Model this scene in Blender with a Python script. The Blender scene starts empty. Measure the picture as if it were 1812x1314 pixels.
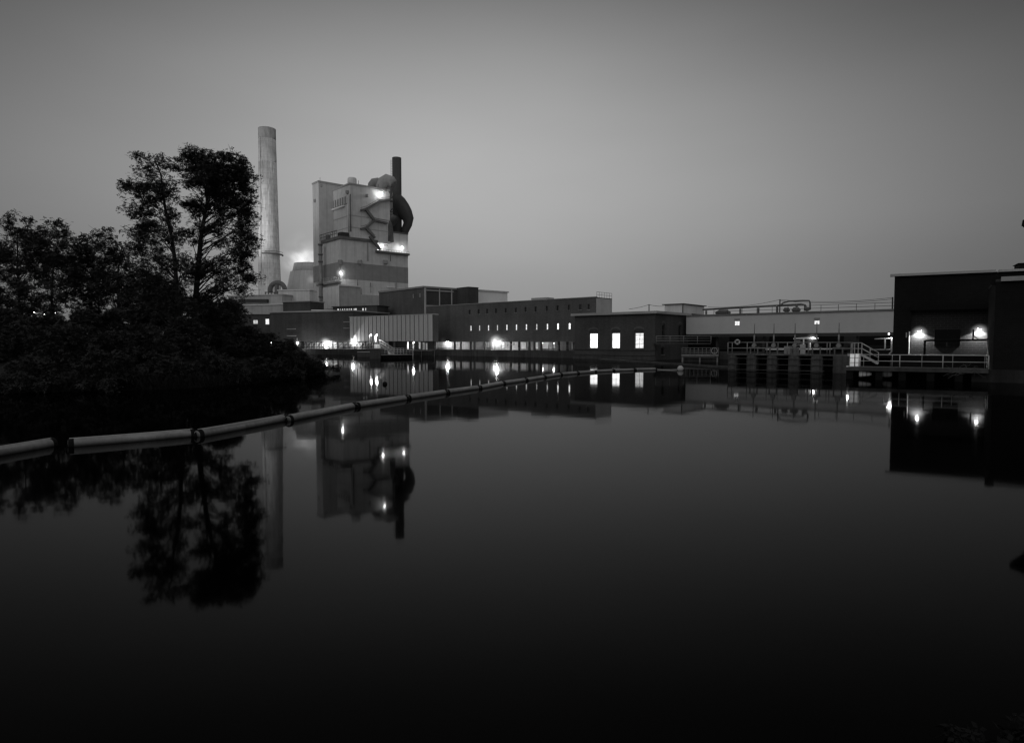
import bpy, math, random
import numpy as np
from mathutils import Vector, Matrix
random.seed(7); np.random.seed(7)
C = bpy.context.scene.collection
R = math.radians

# ------------------------------------------------------------------ camera
F = 1120.0; HZ = 605.0; CX, CY = 906.0, 657.0; CAMH = 3.0
PITCH = math.atan((CY-HZ)/F)
cp, sp = math.cos(PITCH), math.sin(PITCH)
cam_d = bpy.data.cameras.new('camera'); cam = bpy.data.objects.new('camera', cam_d); C.objects.link(cam)
cam.location = (0, 0, CAMH); cam.rotation_euler = (math.pi/2-PITCH, 0, 0)
cam_d.sensor_width = 36; cam_d.lens = F/1812*36; cam_d.clip_start = 0.1; cam_d.clip_end = 9000
bpy.context.scene.camera = cam
def ray(px, py):
    cx, cy = (px-CX)/F, -(py-CY)/F
    return Vector((cx, cp+cy*sp, -sp+cy*cp))
def at(px, py, D):                       # point of the place at ground distance D
    d = ray(px, py); t = D/d.y
    return Vector((d.x*t, D, CAMH+d.z*t))
def zat(py, D): return at(CX, py, D).z
def onwater(px, py, z=0.0):
    d = ray(px, py); t = (z-CAMH)/d.z
    return Vector((d.x*t, d.y*t, z))
def along(P, dr, px, z=None):            # distance from P along the ground direction dr to the column px
    z = P[2] if z is None else z
    k = (px-CX)/F
    dep0 = P[1]*cp-(z-CAMH)*sp
    return (k*dep0-P[0])/(dr[0]-k*dr[1]*cp)
def V2(x, y, z=0.0): return Vector((x, y, z))
def dirn(a, b):
    v = Vector((b[0]-a[0], b[1]-a[1], 0)); return v.normalized()
def perp(d): return Vector((d.y, -d.x, 0))      # to the right of d; for a wall running left to right this faces the camera

# ------------------------------------------------------------------ materials
def nodes(name):
    m = bpy.data.materials.new(name); m.use_nodes = True
    n = m.node_tree; n.nodes.clear(); return m, n
def gray(v): return (v, v, v, 1)
def mat(name, base, rough=0.85, kind='plain', scale=1.0, var=0.25, metal=0.0, streak=0.0, bump=0.15, spec=0.3, mort=1.22):
    m, n = nodes(name); L = n.links.new
    out = n.nodes.new('ShaderNodeOutputMaterial'); b = n.nodes.new('ShaderNodeBsdfPrincipled')
    L(b.outputs[0], out.inputs[0])
    b.inputs['Roughness'].default_value = rough; b.inputs['Metallic'].default_value = metal
    b.inputs['Specular IOR Level'].default_value = spec
    uv = n.nodes.new('ShaderNodeUVMap'); uv.uv_map = 'UVMap'
    def mul(a, bb):
        x = n.nodes.new('ShaderNodeMath'); x.operation = 'MULTIPLY'
        for i, q in enumerate((a, bb)):
            if isinstance(q, (int, float)): x.inputs[i].default_value = q
            else: L(q, x.inputs[i])
        return x.outputs[0]
    def noise(sx, sy, det=4, lo=1-var, hi=1+var):
        mp = n.nodes.new('ShaderNodeMapping'); mp.inputs['Scale'].default_value = (sx, sy, 1)
        L(uv.outputs[0], mp.inputs[0])
        nz = n.nodes.new('ShaderNodeTexNoise'); nz.inputs['Scale'].default_value = 1; nz.inputs['Detail'].default_value = det
        L(mp.outputs[0], nz.inputs[0])
        mr = n.nodes.new('ShaderNodeMapRange'); mr.inputs[1].default_value = .3; mr.inputs[2].default_value = .7
        mr.inputs[3].default_value = lo; mr.inputs[4].default_value = hi
        L(nz.outputs[0], mr.inputs[0]); return mr.outputs[0]
    val = mul(noise(.22*scale, .22*scale, 6), base)
    val = mul(val, noise(3.1*scale, 3.1*scale, 3, 1-var*.4, 1+var*.4))
    if streak: val = mul(val, noise(1.4*scale, .05*scale, 5, 1-streak, 1+streak*.4))
    hgt = None
    if kind == 'brick':
        br = n.nodes.new('ShaderNodeTexBrick'); L(uv.outputs[0], br.inputs[0])
        br.inputs['Scale'].default_value = 1; br.inputs['Brick Width'].default_value = .4/scale; br.inputs['Row Height'].default_value = .15/scale
        br.inputs['Mortar Size'].default_value = .02/scale; br.inputs['Mortar Smooth'].default_value = .3
        br.inputs['Color1'].default_value = gray(.85); br.inputs['Color2'].default_value = gray(1.1); br.inputs['Mortar'].default_value = gray(mort)
        bw = n.nodes.new('ShaderNodeRGBToBW'); L(br.outputs[0], bw.inputs[0]); val = mul(val, bw.outputs[0]); hgt = br.outputs['Fac']
    if kind == 'bands':                    # slip-formed concrete lifts
        sx = n.nodes.new('ShaderNodeSeparateXYZ'); L(uv.outputs[0], sx.inputs[0])
        w = n.nodes.new('ShaderNodeMath'); w.operation = 'PINGPONG'; w.inputs[1].default_value = 1.6*scale; L(sx.outputs[1], w.inputs[0])
        mr = n.nodes.new('ShaderNodeMapRange'); mr.inputs[1].default_value = 0; mr.inputs[2].default_value = .45*scale; mr.inputs[3].default_value = .91; mr.inputs[4].default_value = 1
        L(w.outputs[0], mr.inputs[0]); val = mul(val, mr.outputs[0])
    if kind == 'panels':                   # vertical sheet joints
        sx = n.nodes.new('ShaderNodeSeparateXYZ'); L(uv.outputs[0], sx.inputs[0])
        w = n.nodes.new('ShaderNodeMath'); w.operation = 'PINGPONG'; w.inputs[1].default_value = .9*scale; L(sx.outputs[0], w.inputs[0])
        mr = n.nodes.new('ShaderNodeMapRange'); mr.inputs[1].default_value = 0; mr.inputs[2].default_value = .25*scale; mr.inputs[3].default_value = .88; mr.inputs[4].default_value = 1
        L(w.outputs[0], mr.inputs[0]); val = mul(val, mr.outputs[0])
    cb = n.nodes.new('ShaderNodeCombineColor')
    for i in range(3): L(val, cb.inputs[i])
    L(cb.outputs[0], b.inputs['Base Color'])
    nz = n.nodes.new('ShaderNodeTexNoise'); nz.inputs['Scale'].default_value = 7*scale; nz.inputs['Detail'].default_value = 5; L(uv.outputs[0], nz.inputs[0])
    bp = n.nodes.new('ShaderNodeBump'); bp.inputs['Strength'].default_value = bump; bp.inputs['Distance'].default_value = .05
    L(nz.outputs[0], bp.inputs['Height']); L(bp.outputs[0], b.inputs['Normal'])
    return m
def glow(name, s, blotch=0.0, sc=1.0, lo=None):
    m, n = nodes(name); L = n.links.new
    out = n.nodes.new('ShaderNodeOutputMaterial'); e = n.nodes.new('ShaderNodeEmission'); e.inputs[0].default_value = gray(1)
    e.inputs[1].default_value = s
    if blotch:
        uv = n.nodes.new('ShaderNodeUVMap'); uv.uv_map = 'UVMap'
        nz = n.nodes.new('ShaderNodeTexNoise'); nz.inputs['Scale'].default_value = sc; nz.inputs['Detail'].default_value = 3; L(uv.outputs[0], nz.inputs[0])
        mr = n.nodes.new('ShaderNodeMapRange'); mr.inputs[1].default_value = .35; mr.inputs[2].default_value = .65
        mr.inputs[3].default_value = s*(1-blotch); mr.inputs[4].default_value = s
        L(nz.outputs[0], mr.inputs[0]); L(mr.outputs[0], e.inputs[1])
    L(e.outputs[0], out.inputs[0]); return m
def halo_mat(name, s, power=3.0):  # self-glowing ball; the lamp's glow in the haze put in as emission
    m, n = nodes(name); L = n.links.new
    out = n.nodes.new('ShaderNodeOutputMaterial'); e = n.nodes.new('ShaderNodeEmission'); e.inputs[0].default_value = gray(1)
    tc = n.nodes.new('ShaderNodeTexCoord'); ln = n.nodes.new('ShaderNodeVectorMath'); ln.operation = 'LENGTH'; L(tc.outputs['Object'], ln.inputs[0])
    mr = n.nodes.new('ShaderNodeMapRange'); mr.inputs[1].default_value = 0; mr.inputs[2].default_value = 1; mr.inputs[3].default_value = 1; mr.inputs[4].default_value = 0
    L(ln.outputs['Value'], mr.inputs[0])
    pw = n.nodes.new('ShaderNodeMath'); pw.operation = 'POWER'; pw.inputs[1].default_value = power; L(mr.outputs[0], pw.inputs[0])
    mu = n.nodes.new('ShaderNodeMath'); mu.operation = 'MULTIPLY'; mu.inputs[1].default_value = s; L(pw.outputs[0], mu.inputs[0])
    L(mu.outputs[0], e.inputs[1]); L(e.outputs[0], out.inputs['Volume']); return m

M = dict(
 chim=mat('chimney_concrete', .80, .9, 'bands', 1.0, .22, streak=.30),
 chim_u=mat('stained_concrete', .66, .9, 'bands', 1.0, .14, streak=.2),
 soot=mat('sooty_concrete', .46, .9, 'plain', 1, .2, streak=.2),
 clad=mat('grey_cladding', .60, .6, 'panels', 2.2, .07, streak=.10),
 clad_l=mat('pale_cladding', .66, .6, 'panels', 2.2, .07, streak=.08),
 clad_d=mat('dark_band_cladding', .27, .6, 'panels', 2.2, .08),
 clad_m=mat('mid_cladding', .40, .6, 'panels', 2.0, .1, streak=.1),
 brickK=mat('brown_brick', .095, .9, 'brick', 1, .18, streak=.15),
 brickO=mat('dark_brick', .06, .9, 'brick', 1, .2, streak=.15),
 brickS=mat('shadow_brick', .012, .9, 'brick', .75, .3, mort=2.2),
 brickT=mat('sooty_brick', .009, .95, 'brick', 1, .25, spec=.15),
 dark=mat('dark_painted_steel', .035, .6, var=.3),
 black=mat('black_steel', .07, .6, 'plain', .4, .15),
 rust=mat('weathered_steel', .14, .7, 'plain', 1, .3),
 galv=mat('galvanised_steel', .42, .5, 'plain', 2, .2),
 galv_d=mat('dull_galvanised_steel', .22, .6, 'plain', 2, .2),
 white=mat('white_paint', .75, .5, 'plain', 1, .1),
 fascia=mat('pale_fascia', .34, .6, 'plain', 1, .15),
 conc=mat('concrete', .22, .9, 'plain', 1.2, .3, streak=.35),
 conc_p=mat('grey_pier_concrete', .085, .85, 'plain', 1.2, .35, streak=.4),
 conc_d=mat('wet_dark_concrete', .055, .8, 'plain', 1.2, .35, streak=.4),
 ground=mat('dark_yard_ground', .06, .95, 'plain', .6, .4),
 soil=mat('bank_soil', .012, .95, 'plain', .8, .4),
 bark=mat('bark', .018, .95, 'plain', 6, .35),
 leaf=mat('leaf', .028, .7, 'plain', .8, .5, bump=0, spec=.2),
 leaf_d=mat('reed_blade', .010, .8, 'plain', .8, .4, bump=0, spec=.05),
 leaf_l=mat('bank_leaf', .027, .7, 'plain', .8, .55, bump=0, spec=.2),
 boom=mat('boom_plastic', .175, .42, 'plain', 2.2, .38, streak=.22, spec=.45),

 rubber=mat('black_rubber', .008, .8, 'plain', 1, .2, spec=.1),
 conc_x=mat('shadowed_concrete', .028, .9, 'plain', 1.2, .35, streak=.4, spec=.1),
 beam=mat('gallery_cladding', .46, .6, 'plain', .5, .06, streak=.05),
 pale=mat('pale_cladding_wall', .85, .7, 'plain', .5, .08),  # raised for the distant block: haze paleness put into the base colour
 jclad=mat('corrugated_cladding', .42, .6, 'plain', .6, .08, streak=.08),
 room=mat('limewashed_wall', .5, .9, 'plain', 1, .25, streak=.2),
 glassdark=mat('unlit_glass', .02, .15, 'plain', 1, .1, bump=0, spec=.5),
 win=glow('lit_pane', 1.25, .4, 3), win_hot=glow('bright_lit_pane', 3.0, .25, 1.2), win_dim=glow('dim_lit_pane', .75, .5, 4),
 lamp=glow('lamp_glass', 110), lamp_s=glow('small_lamp_glass', 14), strip=glow('lit_gallery_pane', .85, .6, 1.5),
)
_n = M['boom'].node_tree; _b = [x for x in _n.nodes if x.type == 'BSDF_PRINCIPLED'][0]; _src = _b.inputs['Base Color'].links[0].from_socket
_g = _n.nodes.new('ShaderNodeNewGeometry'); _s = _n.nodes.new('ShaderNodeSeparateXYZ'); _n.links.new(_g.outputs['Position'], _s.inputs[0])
_r = _n.nodes.new('ShaderNodeMapRange'); _r.inputs[1].default_value = .02; _r.inputs[2].default_value = .15; _r.inputs[3].default_value = .28; _r.inputs[4].default_value = 1.25; _n.links.new(_s.outputs[2], _r.inputs[0])  # underside darkened, top lightened by height: shade and waterline grime in the colour
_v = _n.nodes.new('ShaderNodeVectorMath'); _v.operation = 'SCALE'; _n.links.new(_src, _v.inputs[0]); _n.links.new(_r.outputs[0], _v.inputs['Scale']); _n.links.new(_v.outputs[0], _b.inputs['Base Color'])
m_, n_ = nodes('translucent_sheet'); o_ = n_.nodes.new('ShaderNodeOutputMaterial'); t_ = n_.nodes.new('ShaderNodeBsdfTranslucent'); t_.inputs[0].default_value = gray(.8); d_ = n_.nodes.new('ShaderNodeBsdfDiffuse'); d_.inputs[0].default_value = gray(.6)
x_ = n_.nodes.new('ShaderNodeMixShader'); n_.links.new(t_.outputs[0], x_.inputs[1]); n_.links.new(d_.outputs[0], x_.inputs[2]); n_.links.new(x_.outputs[0], o_.inputs[0]); M['trans'] = m_
# ------------------------------------------------------------------ mesh helper
class MB:
    def __init__(s): s.v = []; s.f = []; s.sm = []
    def poly(s, pts, smooth=False):
        i = len(s.v); s.v += [tuple(p) for p in pts]; s.f.append(tuple(range(i, i+len(pts)))); s.sm.append(smooth)
    def hexa(s, b, t):                       # b,t: 4 bottom and 4 top points
        b = [Vector(p) for p in b]; t = [Vector(p) for p in t]
        ar = sum(b[k].x*b[(k+1)%4].y-b[(k+1)%4].x*b[k].y for k in range(4))
        if ar < 0: b = b[::-1]; t = t[::-1]
        s.poly(b[::-1]); s.poly(t)
        for k in range(4): s.poly([b[k], b[(k+1)%4], t[(k+1)%4], t[k]])
        return s
    def box(s, P, d, L, W, z0, z1, back=True):   # along d for L, then W away from the camera side (W<0: towards it)
        d = Vector((d[0], d[1], 0)).normalized(); q = -perp(d)
        a = Vector((P[0], P[1], 0)); pts = [a, a+d*L, a+d*L+q*W, a+q*W]
        return s.hexa([p+Vector((0, 0, z0)) for p in pts], [p+Vector((0, 0, z1)) for p in pts])
    def bar(s, a, b, w, h=None):             # square bar between two points
        a, b = Vector(a), Vector(b); h = h or w
        d = (b-a).normalized(); up = Vector((0, 0, 1)) if abs(d.z) < .95 else Vector((1, 0, 0))
        x = d.cross(up).normalized(); y = x.cross(d)
        ra = [a+x*i*w/2+y*j*h/2 for i, j in ((-1, -1), (1, -1), (1, 1), (-1, 1))]; rb = [p+(b-a) for p in ra]
        s.poly(ra); s.poly(rb[::-1])
        for k in range(4): s.poly([ra[k], rb[k], rb[(k+1)%4], ra[(k+1)%4]][::-1])
        return s
    def tube(s, pts, rad, n=10, cap=True):
        pts = [Vector(p) for p in pts]
        if isinstance(rad, (int, float)): rad = [rad]*len(pts)
        i0 = len(s.v); prev = None
        for k, p in enumerate(pts):
            d = (pts[min(k+1, len(pts)-1)]-pts[max(k-1, 0)]).normalized()
            if prev is None:
                up = Vector((0, 0, 1)) if abs(d.z) < .9 else Vector((1, 0, 0)); x = d.cross(up).normalized()
            else: x = (prev-d*prev.dot(d)).normalized()
            prev = x; y = d.cross(x)
            for j in range(n):
                a = 2*math.pi*j/n; s.v.append(tuple(p+(x*math.cos(a)+y*math.sin(a))*rad[k]))
        for k in range(len(pts)-1):
            for j in range(n):
                a = i0+k*n+j; b = i0+k*n+(j+1) % n
                s.f.append((a, b, b+n, a+n)); s.sm.append(True)
        if cap:
            s.f.append(tuple(range(i0, i0+n))[::-1]); s.sm.append(False)
            e = i0+(len(pts)-1)*n; s.f.append(tuple(range(e, e+n))); s.sm.append(False)
        return s
    def lathe(s, c, prof, n=32):             # prof: (r,z)
        return s.tube([Vector((c[0], c[1], z)) for r, z in prof], [r for r, z in prof], n)
    def ball(s, c, r, n=14):
        c = Vector(c)
        return s.tube([c+Vector((0, 0, -r*math.cos(math.pi*k/8))) for k in range(9)], [max(.001, r*math.sin(math.pi*k/8)) for k in range(9)], n, False)
    def wall(s, P, d, L, z0, z1, ops=(), depth=.25, face=1):   # skin with real openings (a,b,za,zb) and their reveals
        d = Vector((d[0], d[1], 0)).normalized(); nrm = perp(d)*face; P = Vector((P[0], P[1], 0))
        xs = sorted({0, L, *[o[0] for o in ops], *[o[1] for o in ops]}); zs = sorted({z0, z1, *[o[2] for o in ops], *[o[3] for o in ops]})
        Q = lambda x, z, dd=0: P+d*x-nrm*dd+Vector((0, 0, z))
        for i in range(len(xs)-1):
            for j in range(len(zs)-1):
                mx, mz = (xs[i]+xs[i+1])/2, (zs[j]+zs[j+1])/2
                if any(o[0] < mx < o[1] and o[2] < mz < o[3] for o in ops): continue
                s.poly([Q(xs[i], zs[j]), Q(xs[i+1], zs[j]), Q(xs[i+1], zs[j+1]), Q(xs[i], zs[j+1])])
        for a, b, c, e in ops:
            for p in ([(a, c), (a, e)], [(b, e), (b, c)], [(a, e), (b, e)], [(b, c), (a, c)]):
                s.poly([Q(*p[0]), Q(*p[1]), Q(*p[1], depth), Q(*p[0], depth)])
        return s
    def build(s, name, m, parent=None):
        off = Vector(parent_world(parent)) if parent else Vector((0, 0, 0))
        v = np.array(s.v, dtype=np.float64); 
        me = bpy.data.meshes.new(name); me.from_pydata((v-np.array(off)).tolist(), [], s.f)
        uv = me.uv_layers.new(name='UVMap'); data = np.zeros((len(me.loops), 2)); li = 0
        for f in s.f:
            a, b, c = v[f[0]], v[f[1]], v[f[2]]; nn = np.cross(b-a, c-a)
            if np.linalg.norm(nn) < 1e-9 and len(f) > 3: nn = np.cross(c-a, v[f[3]]-a)
            ln = np.linalg.norm(nn); nn = nn/ln if ln > 1e-12 else np.array((0, 0, 1.))
            if abs(nn[2]) > .7:
                for q in f: data[li] = v[q][:2]; li += 1
            else:
                t = np.array((-nn[1], nn[0])); t /= np.linalg.norm(t)
                for q in f: data[li] = (v[q][0]*t[0]+v[q][1]*t[1], v[q][2]); li += 1
        uv.data.foreach_set('uv', data.ravel())
        me.polygons.foreach_set('use_smooth', s.sm); me.materials.append(M[m] if isinstance(m, str) else m); me.update()
        o = bpy.data.objects.new(name, me); C.objects.link(o)
        if parent: o.parent = parent
        return o
def parent_world(o):
    p = Vector((0, 0, 0))
    while o: p += o.location; o = o.parent
    return p
def tag(o, label=None, cat=None, group=None, kind=None):
    if label: o['label'] = label
    if cat: o['category'] = cat
    if group: o['group'] = group
    if kind: o['kind'] = kind
    return o
def thing(name, loc, label, cat, group=None):
    o = bpy.data.objects.new(name, None); C.objects.link(o); o.location = loc; o.empty_display_size = .3
    return tag(o, label, cat, group)
def copy_tree(o, parent=None):
    c = o.copy(); C.objects.link(c); c.parent = parent
    for ch in list(o.children): copy_tree(ch, c)
    return c
def point_light(name, p, power, r=.15, spot=None, aim=None, blend=.3):
    l = bpy.data.lights.new(name, 'SPOT' if spot else 'POINT'); l.energy = power; l.shadow_soft_size = r
    o = bpy.data.objects.new(name, l); C.objects.link(o); o.location = p
    if spot:
        l.spot_size = R(spot); l.spot_blend = blend; o.rotation_euler = (Vector(aim)-Vector(p)).to_track_quat('-Z', 'Y').to_euler()
    return o
def window(parent, P, d, a, b, z0, z1, pane='win', frame='galv_d', bars=(1, 1), depth=.2, fw=.06, sill=True, fr=True):
    """frame, bars and sill in an opening from a to b along the wall; the pane is a sub-part"""
    d = Vector((d[0], d[1], 0)).normalized(); nrm = perp(d); P = Vector((P[0], P[1], 0)); O = P-nrm*depth
    fb = MB(); p = lambda x, z, e=0: O+d*x+nrm*e+Vector((0, 0, z))
    h = fw/2
    for x in (a+h, b-h): fb.bar(p(x, z0, .03), p(x, z1, .03), fw)
    for z in (z0+h, z1-h): fb.bar(p(a+fw, z, .03), p(b-fw, z, .03), fw)
    for k in range(1, bars[0]+1): x = a+(b-a)*k/(bars[0]+1); fb.bar(p(x, z0+fw, .03), p(x, z1-fw, .03), fw*.6)
    for k in range(1, bars[1]+1): z = z0+(z1-z0)*k/(bars[1]+1); fb.bar(p(a+fw, z, .035), p(b-fw, z, .035), fw*.7)
    w = fb.build('window', frame, parent)
    pb = MB(); pb.poly([p(a, z0), p(b, z0), p(b, z1), p(a, z1)]); pb.build('pane', pane, w)
    if sill: MB().box(P+d*(a-.08)+nrm*.1, d, b-a+.16, .12, z0-.12, z0-.002).build('sill', 'conc', w)
    return w
def railing(label, pts, h=1.1, step=1.5, m='galv', r=.03, rails=2, kick=False, group=None, cat='railing', name='railing', postm=None):
    pts = [Vector(p) for p in pts]
    t = thing(name, pts[0], label, cat, group)
    for k in range(rails):
        z = h*(1-k/rails); mb = MB()
        mb.tube([p+Vector((0, 0, z)) for p in pts], r, 6); mb.build('rail', m, t)
    if kick:
        mb = MB()
        for a, b in zip(pts, pts[1:]): mb.bar(a+Vector((0, 0, .08)), b+Vector((0, 0, .08)), .02, .14)
        mb.build('kick_plate', m, t)
    for i, (a, b) in enumerate(zip(pts, pts[1:])):
        n = max(1, round((b-a).length/step))
        for k in range(n+(1 if i == len(pts)-2 else 0)):
            p = a.lerp(b, k/n); MB().tube([p, p+Vector((0, 0, h))], r, 6).build('post', postm or m, t)
    return t
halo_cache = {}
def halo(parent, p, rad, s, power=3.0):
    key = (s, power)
    if key not in halo_cache: halo_cache[key] = halo_mat('haze_glow', s, power)
    mb = MB().ball((0, 0, 0), 1.0, 16); o = mb.build('haze_glow', halo_cache[key])
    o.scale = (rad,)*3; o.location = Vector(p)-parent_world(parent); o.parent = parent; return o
def lamp(label, p, power, bulb=.2, name='flood_lamp', hal=None, group=None, light=True, mname='lamp', arm=None, soft=.2, off=(0, -.3, 0)):
    p = Vector(p); t = thing(name, p, label, 'lamp', group)
    MB().ball(p, bulb, 12).build('bulb', mname, t)
    mb = MB().lathe(p+Vector((0, 0, 0)), [(bulb*.4, p.z+bulb*1.9), (bulb*1.5, p.z+bulb*1.0)], 14)
    mb.build('shade', 'dark', t)
    if arm: MB().bar(p+Vector((0, 0, bulb*1.9)), Vector(arm), .07).build('bracket', 'dark', t)
    if light:
        l = point_light('lamp_light', Vector(off), power, soft); l.parent = t
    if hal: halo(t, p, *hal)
    return t
# ------------------------------------------------------------------ sky and light
W = bpy.data.worlds.new('World'); bpy.context.scene.world = W; W.use_nodes = True
n = W.node_tree; n.nodes.clear(); L = n.links.new
out = n.nodes.new('ShaderNodeOutputWorld'); bg = n.nodes.new('ShaderNodeBackground'); L(bg.outputs[0], out.inputs[0])
tc = n.nodes.new('ShaderNodeTexCoord'); sx = n.nodes.new('ShaderNodeSeparateXYZ'); L(tc.outputs['Generated'], sx.inputs[0])
def mth(op, a, b=None, clamp=False):
    x = n.nodes.new('ShaderNodeMath'); x.operation = op; x.use_clamp = clamp
    for i, q in enumerate((a, b)):
        if q is None: continue
        if isinstance(q, (int, float)): x.inputs[i].default_value = q
        else: L(q, x.inputs[i])
    return x.outputs[0]
elev = mth('ARCSINE', sx.outputs[2])
er = mth('DIVIDE', elev, R(60), True)
ramp = n.nodes.new('ShaderNodeValToRGB'); L(er, ramp.inputs[0]); cr = ramp.color_ramp; cr.interpolation = 'B_SPLINE'
prof = [(0, .265), (4, .295), (8, .345), (13, .425), (17, .405), (21, .36), (25, .275), (29, .17), (34, .10), (46, .06), (60, .06)]
cr.elements[0].position = 0; cr.elements[0].color = gray(prof[0][1]); cr.elements[1].position = 1; cr.elements[1].color = gray(prof[-1][1])
for e, v in prof[1:-1]: k = cr.elements.new(e/60); k.color = gray(v)
az0 = R(-4)
hx = mth('MULTIPLY', sx.outputs[0], math.sin(az0)); hy = mth('MULTIPLY', sx.outputs[1], math.cos(az0))
hl = mth('SQRT', mth('ADD', mth('MULTIPLY', sx.outputs[0], sx.outputs[0]), mth('MULTIPLY', sx.outputs[1], sx.outputs[1])))
ca = mth('DIVIDE', mth('ADD', hx, hy), mth('MAXIMUM', hl, .0001))
lobe = mth('POWER', mth('ADD', mth('MULTIPLY', ca, .5), .5), 8.7)
front = mth('ADD', mth('MULTIPLY', lobe, .86), .14)
kk = mth('MULTIPLY', mth('MULTIPLY', mth('SUBTRACT', elev, R(10)), 1/R(14), True), .55)
front = mth('MULTIPLY', front, mth('SUBTRACT', 1, mth('MULTIPLY', kk, mth('SUBTRACT', 1, lobe))))
front_sky = mth('MULTIPLY', ramp.outputs[0], front)
# the broad, evenly lit overcast above and behind the place
back = mth('SUBTRACT', 1, mth('SMOOTH_MAX', mth('MULTIPLY', mth('ADD', sx.outputs[1], -.0), 2.4, True), 0), True)
up = mth('MULTIPLY', mth('SUBTRACT', elev, R(40)), 1.6, True)
amb = mth('MULTIPLY', mth('MAXIMUM', back, up), .32)
sky = n.nodes.new('ShaderNodeTexSky'); sky.sky_type = 'NISHITA'; sky.sun_disc = False
SUN_EL, SUN_AZ = R(32), R(215)
sky.sun_elevation = SUN_EL; sky.sun_rotation = SUN_AZ
bw = n.nodes.new('ShaderNodeRGBToBW'); L(sky.outputs[0], bw.inputs[0])
nish = mth('MULTIPLY', mth('MINIMUM', bw.outputs[0], 8), .0009)
nz = n.nodes.new('ShaderNodeTexNoise'); nz.inputs['Scale'].default_value = 1.6; nz.inputs['Detail'].default_value = 5; nz.inputs['Roughness'].default_value = .45
mp = n.nodes.new('ShaderNodeMapping'); mp.inputs['Scale'].default_value = (1, 1, 3.2); L(tc.outputs['Generated'], mp.inputs[0]); L(mp.outputs[0], nz.inputs[0])
cl = mth('ADD', mth('MULTIPLY', nz.outputs[0], .3), .85)
tot = mth('ADD', mth('MULTIPLY', mth('ADD', front_sky, amb), cl), nish)
above = mth('GREATER_THAN', sx.outputs[2], -.02)
tot = mth('MULTIPLY', tot, above)
L(tot, bg.inputs[1]); bg.inputs[0].default_value = gray(1)
sl = bpy.data.lights.new('sun', 'SUN'); sl.energy = .22; sl.angle = R(25); so = bpy.data.objects.new('sun', sl); C.objects.link(so)
sdir = Vector((math.sin(SUN_AZ)*math.cos(SUN_EL), math.cos(SUN_AZ)*math.cos(SUN_EL), math.sin(SUN_EL)))
so.rotation_euler = sdir.to_track_quat('Z', 'Y').to_euler()

# ------------------------------------------------------------------ water
m, n = nodes('pond_water'); L = n.links.new
out = n.nodes.new('ShaderNodeOutputMaterial'); gl = n.nodes.new('ShaderNodeBsdfGlossy'); df = n.nodes.new('ShaderNodeBsdfDiffuse'); mx = n.nodes.new('ShaderNodeMixShader')
df.inputs[0].default_value = gray(.0008); gl.inputs[0].default_value = gray(1); gl.inputs['Roughness'].default_value = .04
fr = n.nodes.new('ShaderNodeFresnel'); fr.inputs[0].default_value = 1.333
mr = n.nodes.new('ShaderNodeMapRange'); mr.inputs[1].default_value = .02; mr.inputs[2].default_value = .9; mr.inputs[3].default_value = .26; mr.inputs[4].default_value = .68  # mirror weight cut below Fresnel, a darkening gradient put into the water
L(fr.outputs[0], mr.inputs[0])
mu = n.nodes.new('ShaderNodeMath'); mu.operation = 'MULTIPLY'; L(fr.outputs[0], mu.inputs[0]); L(mr.outputs[0], mu.inputs[1])
L(mu.outputs[0], mx.inputs[0]); L(df.outputs[0], mx.inputs[1]); L(gl.outputs[0], mx.inputs[2]); L(mx.outputs[0], out.inputs[0])
tc = n.nodes.new('ShaderNodeTexCoord'); mp = n.nodes.new('ShaderNodeMapping'); mp.inputs['Scale'].default_value = (.5, .9, 1); L(tc.outputs['Object'], mp.inputs[0])
nz = n.nodes.new('ShaderNodeTexNoise'); nz.inputs['Scale'].default_value = .35; nz.inputs['Detail'].default_value = 4; L(mp.outputs[0], nz.inputs[0])
bp = n.nodes.new('ShaderNodeBump'); bp.inputs['Strength'].default_value = 1; bp.inputs['Distance'].default_value = .004; L(nz.outputs[0], bp.inputs['Height']); L(bp.outputs[0], gl.inputs['Normal'])
M['water'] = m
w = MB(); w.poly([(-3000, -200, 0), (3000, -200, 0), (3000, 6000, 0), (-3000, 6000, 0)])
tag(w.build('water', 'water'), kind='structure')

# ------------------------------------------------------------------ main plan points
def P3(px, py, D): return at(px, py, D)
# long brick mill
K_r = at(1054.6, 605, 118); K_l = at(766, 605, 148); K_l.z = K_r.z = 0
dK = dirn(K_l, K_r); K_l = K_l+dK*along(K_l, dK, 756, 4); LK = (K_r-K_l).length; nK = perp(dK)
# pump house
O_c = at(1159, 605, 105); dO = dirn(at(1017, 605, 115.3), O_c); dO2 = Vector((-dO.y, dO.x, 0))
if dO2.y < 0: dO2 = -dO2
# shoreline and yard
GZ = 1.3
def qp(px, D, z=GZ): p = at(px, 605, D); return Vector((p.x, p.y, z))
q0 = K_l+nK*2.2; q1 = K_r+nK*2.2
front = [Vector((-900, 150, GZ)), qp(380, 150), qp(520, 156), qp(640, 149), Vector((q0.x-3, q0.y+2, GZ)), Vector((q0.x, q0.y, GZ)), Vector((q1.x, q1.y, GZ)), qp(1040, 119),
         qp(1150, 116), qp(1225, 113), qp(1290, 110), qp(1500, 98), qp(1600, 75), Vector((36.2, 60.5, GZ)), Vector((70, 44.5, GZ)), Vector((900, 40, GZ))]
g = MB(); far = [Vector((p.x*9 if abs(p.x) > 300 else p.x*40, 5000, GZ)) for p in front]
for a, b, c, d in zip(front, front[1:], far[1:], far): g.poly([a, b, c, d])
tag(g.build('ground', 'ground'), kind='structure')
quay = MB()
for a, b in zip(front[1:], front[2:-1]):
    d = dirn(a, b); l = (b-a).length
    quay.box(a+perp(d)*.02, d, l, .5, -1.0, GZ+.05)
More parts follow.
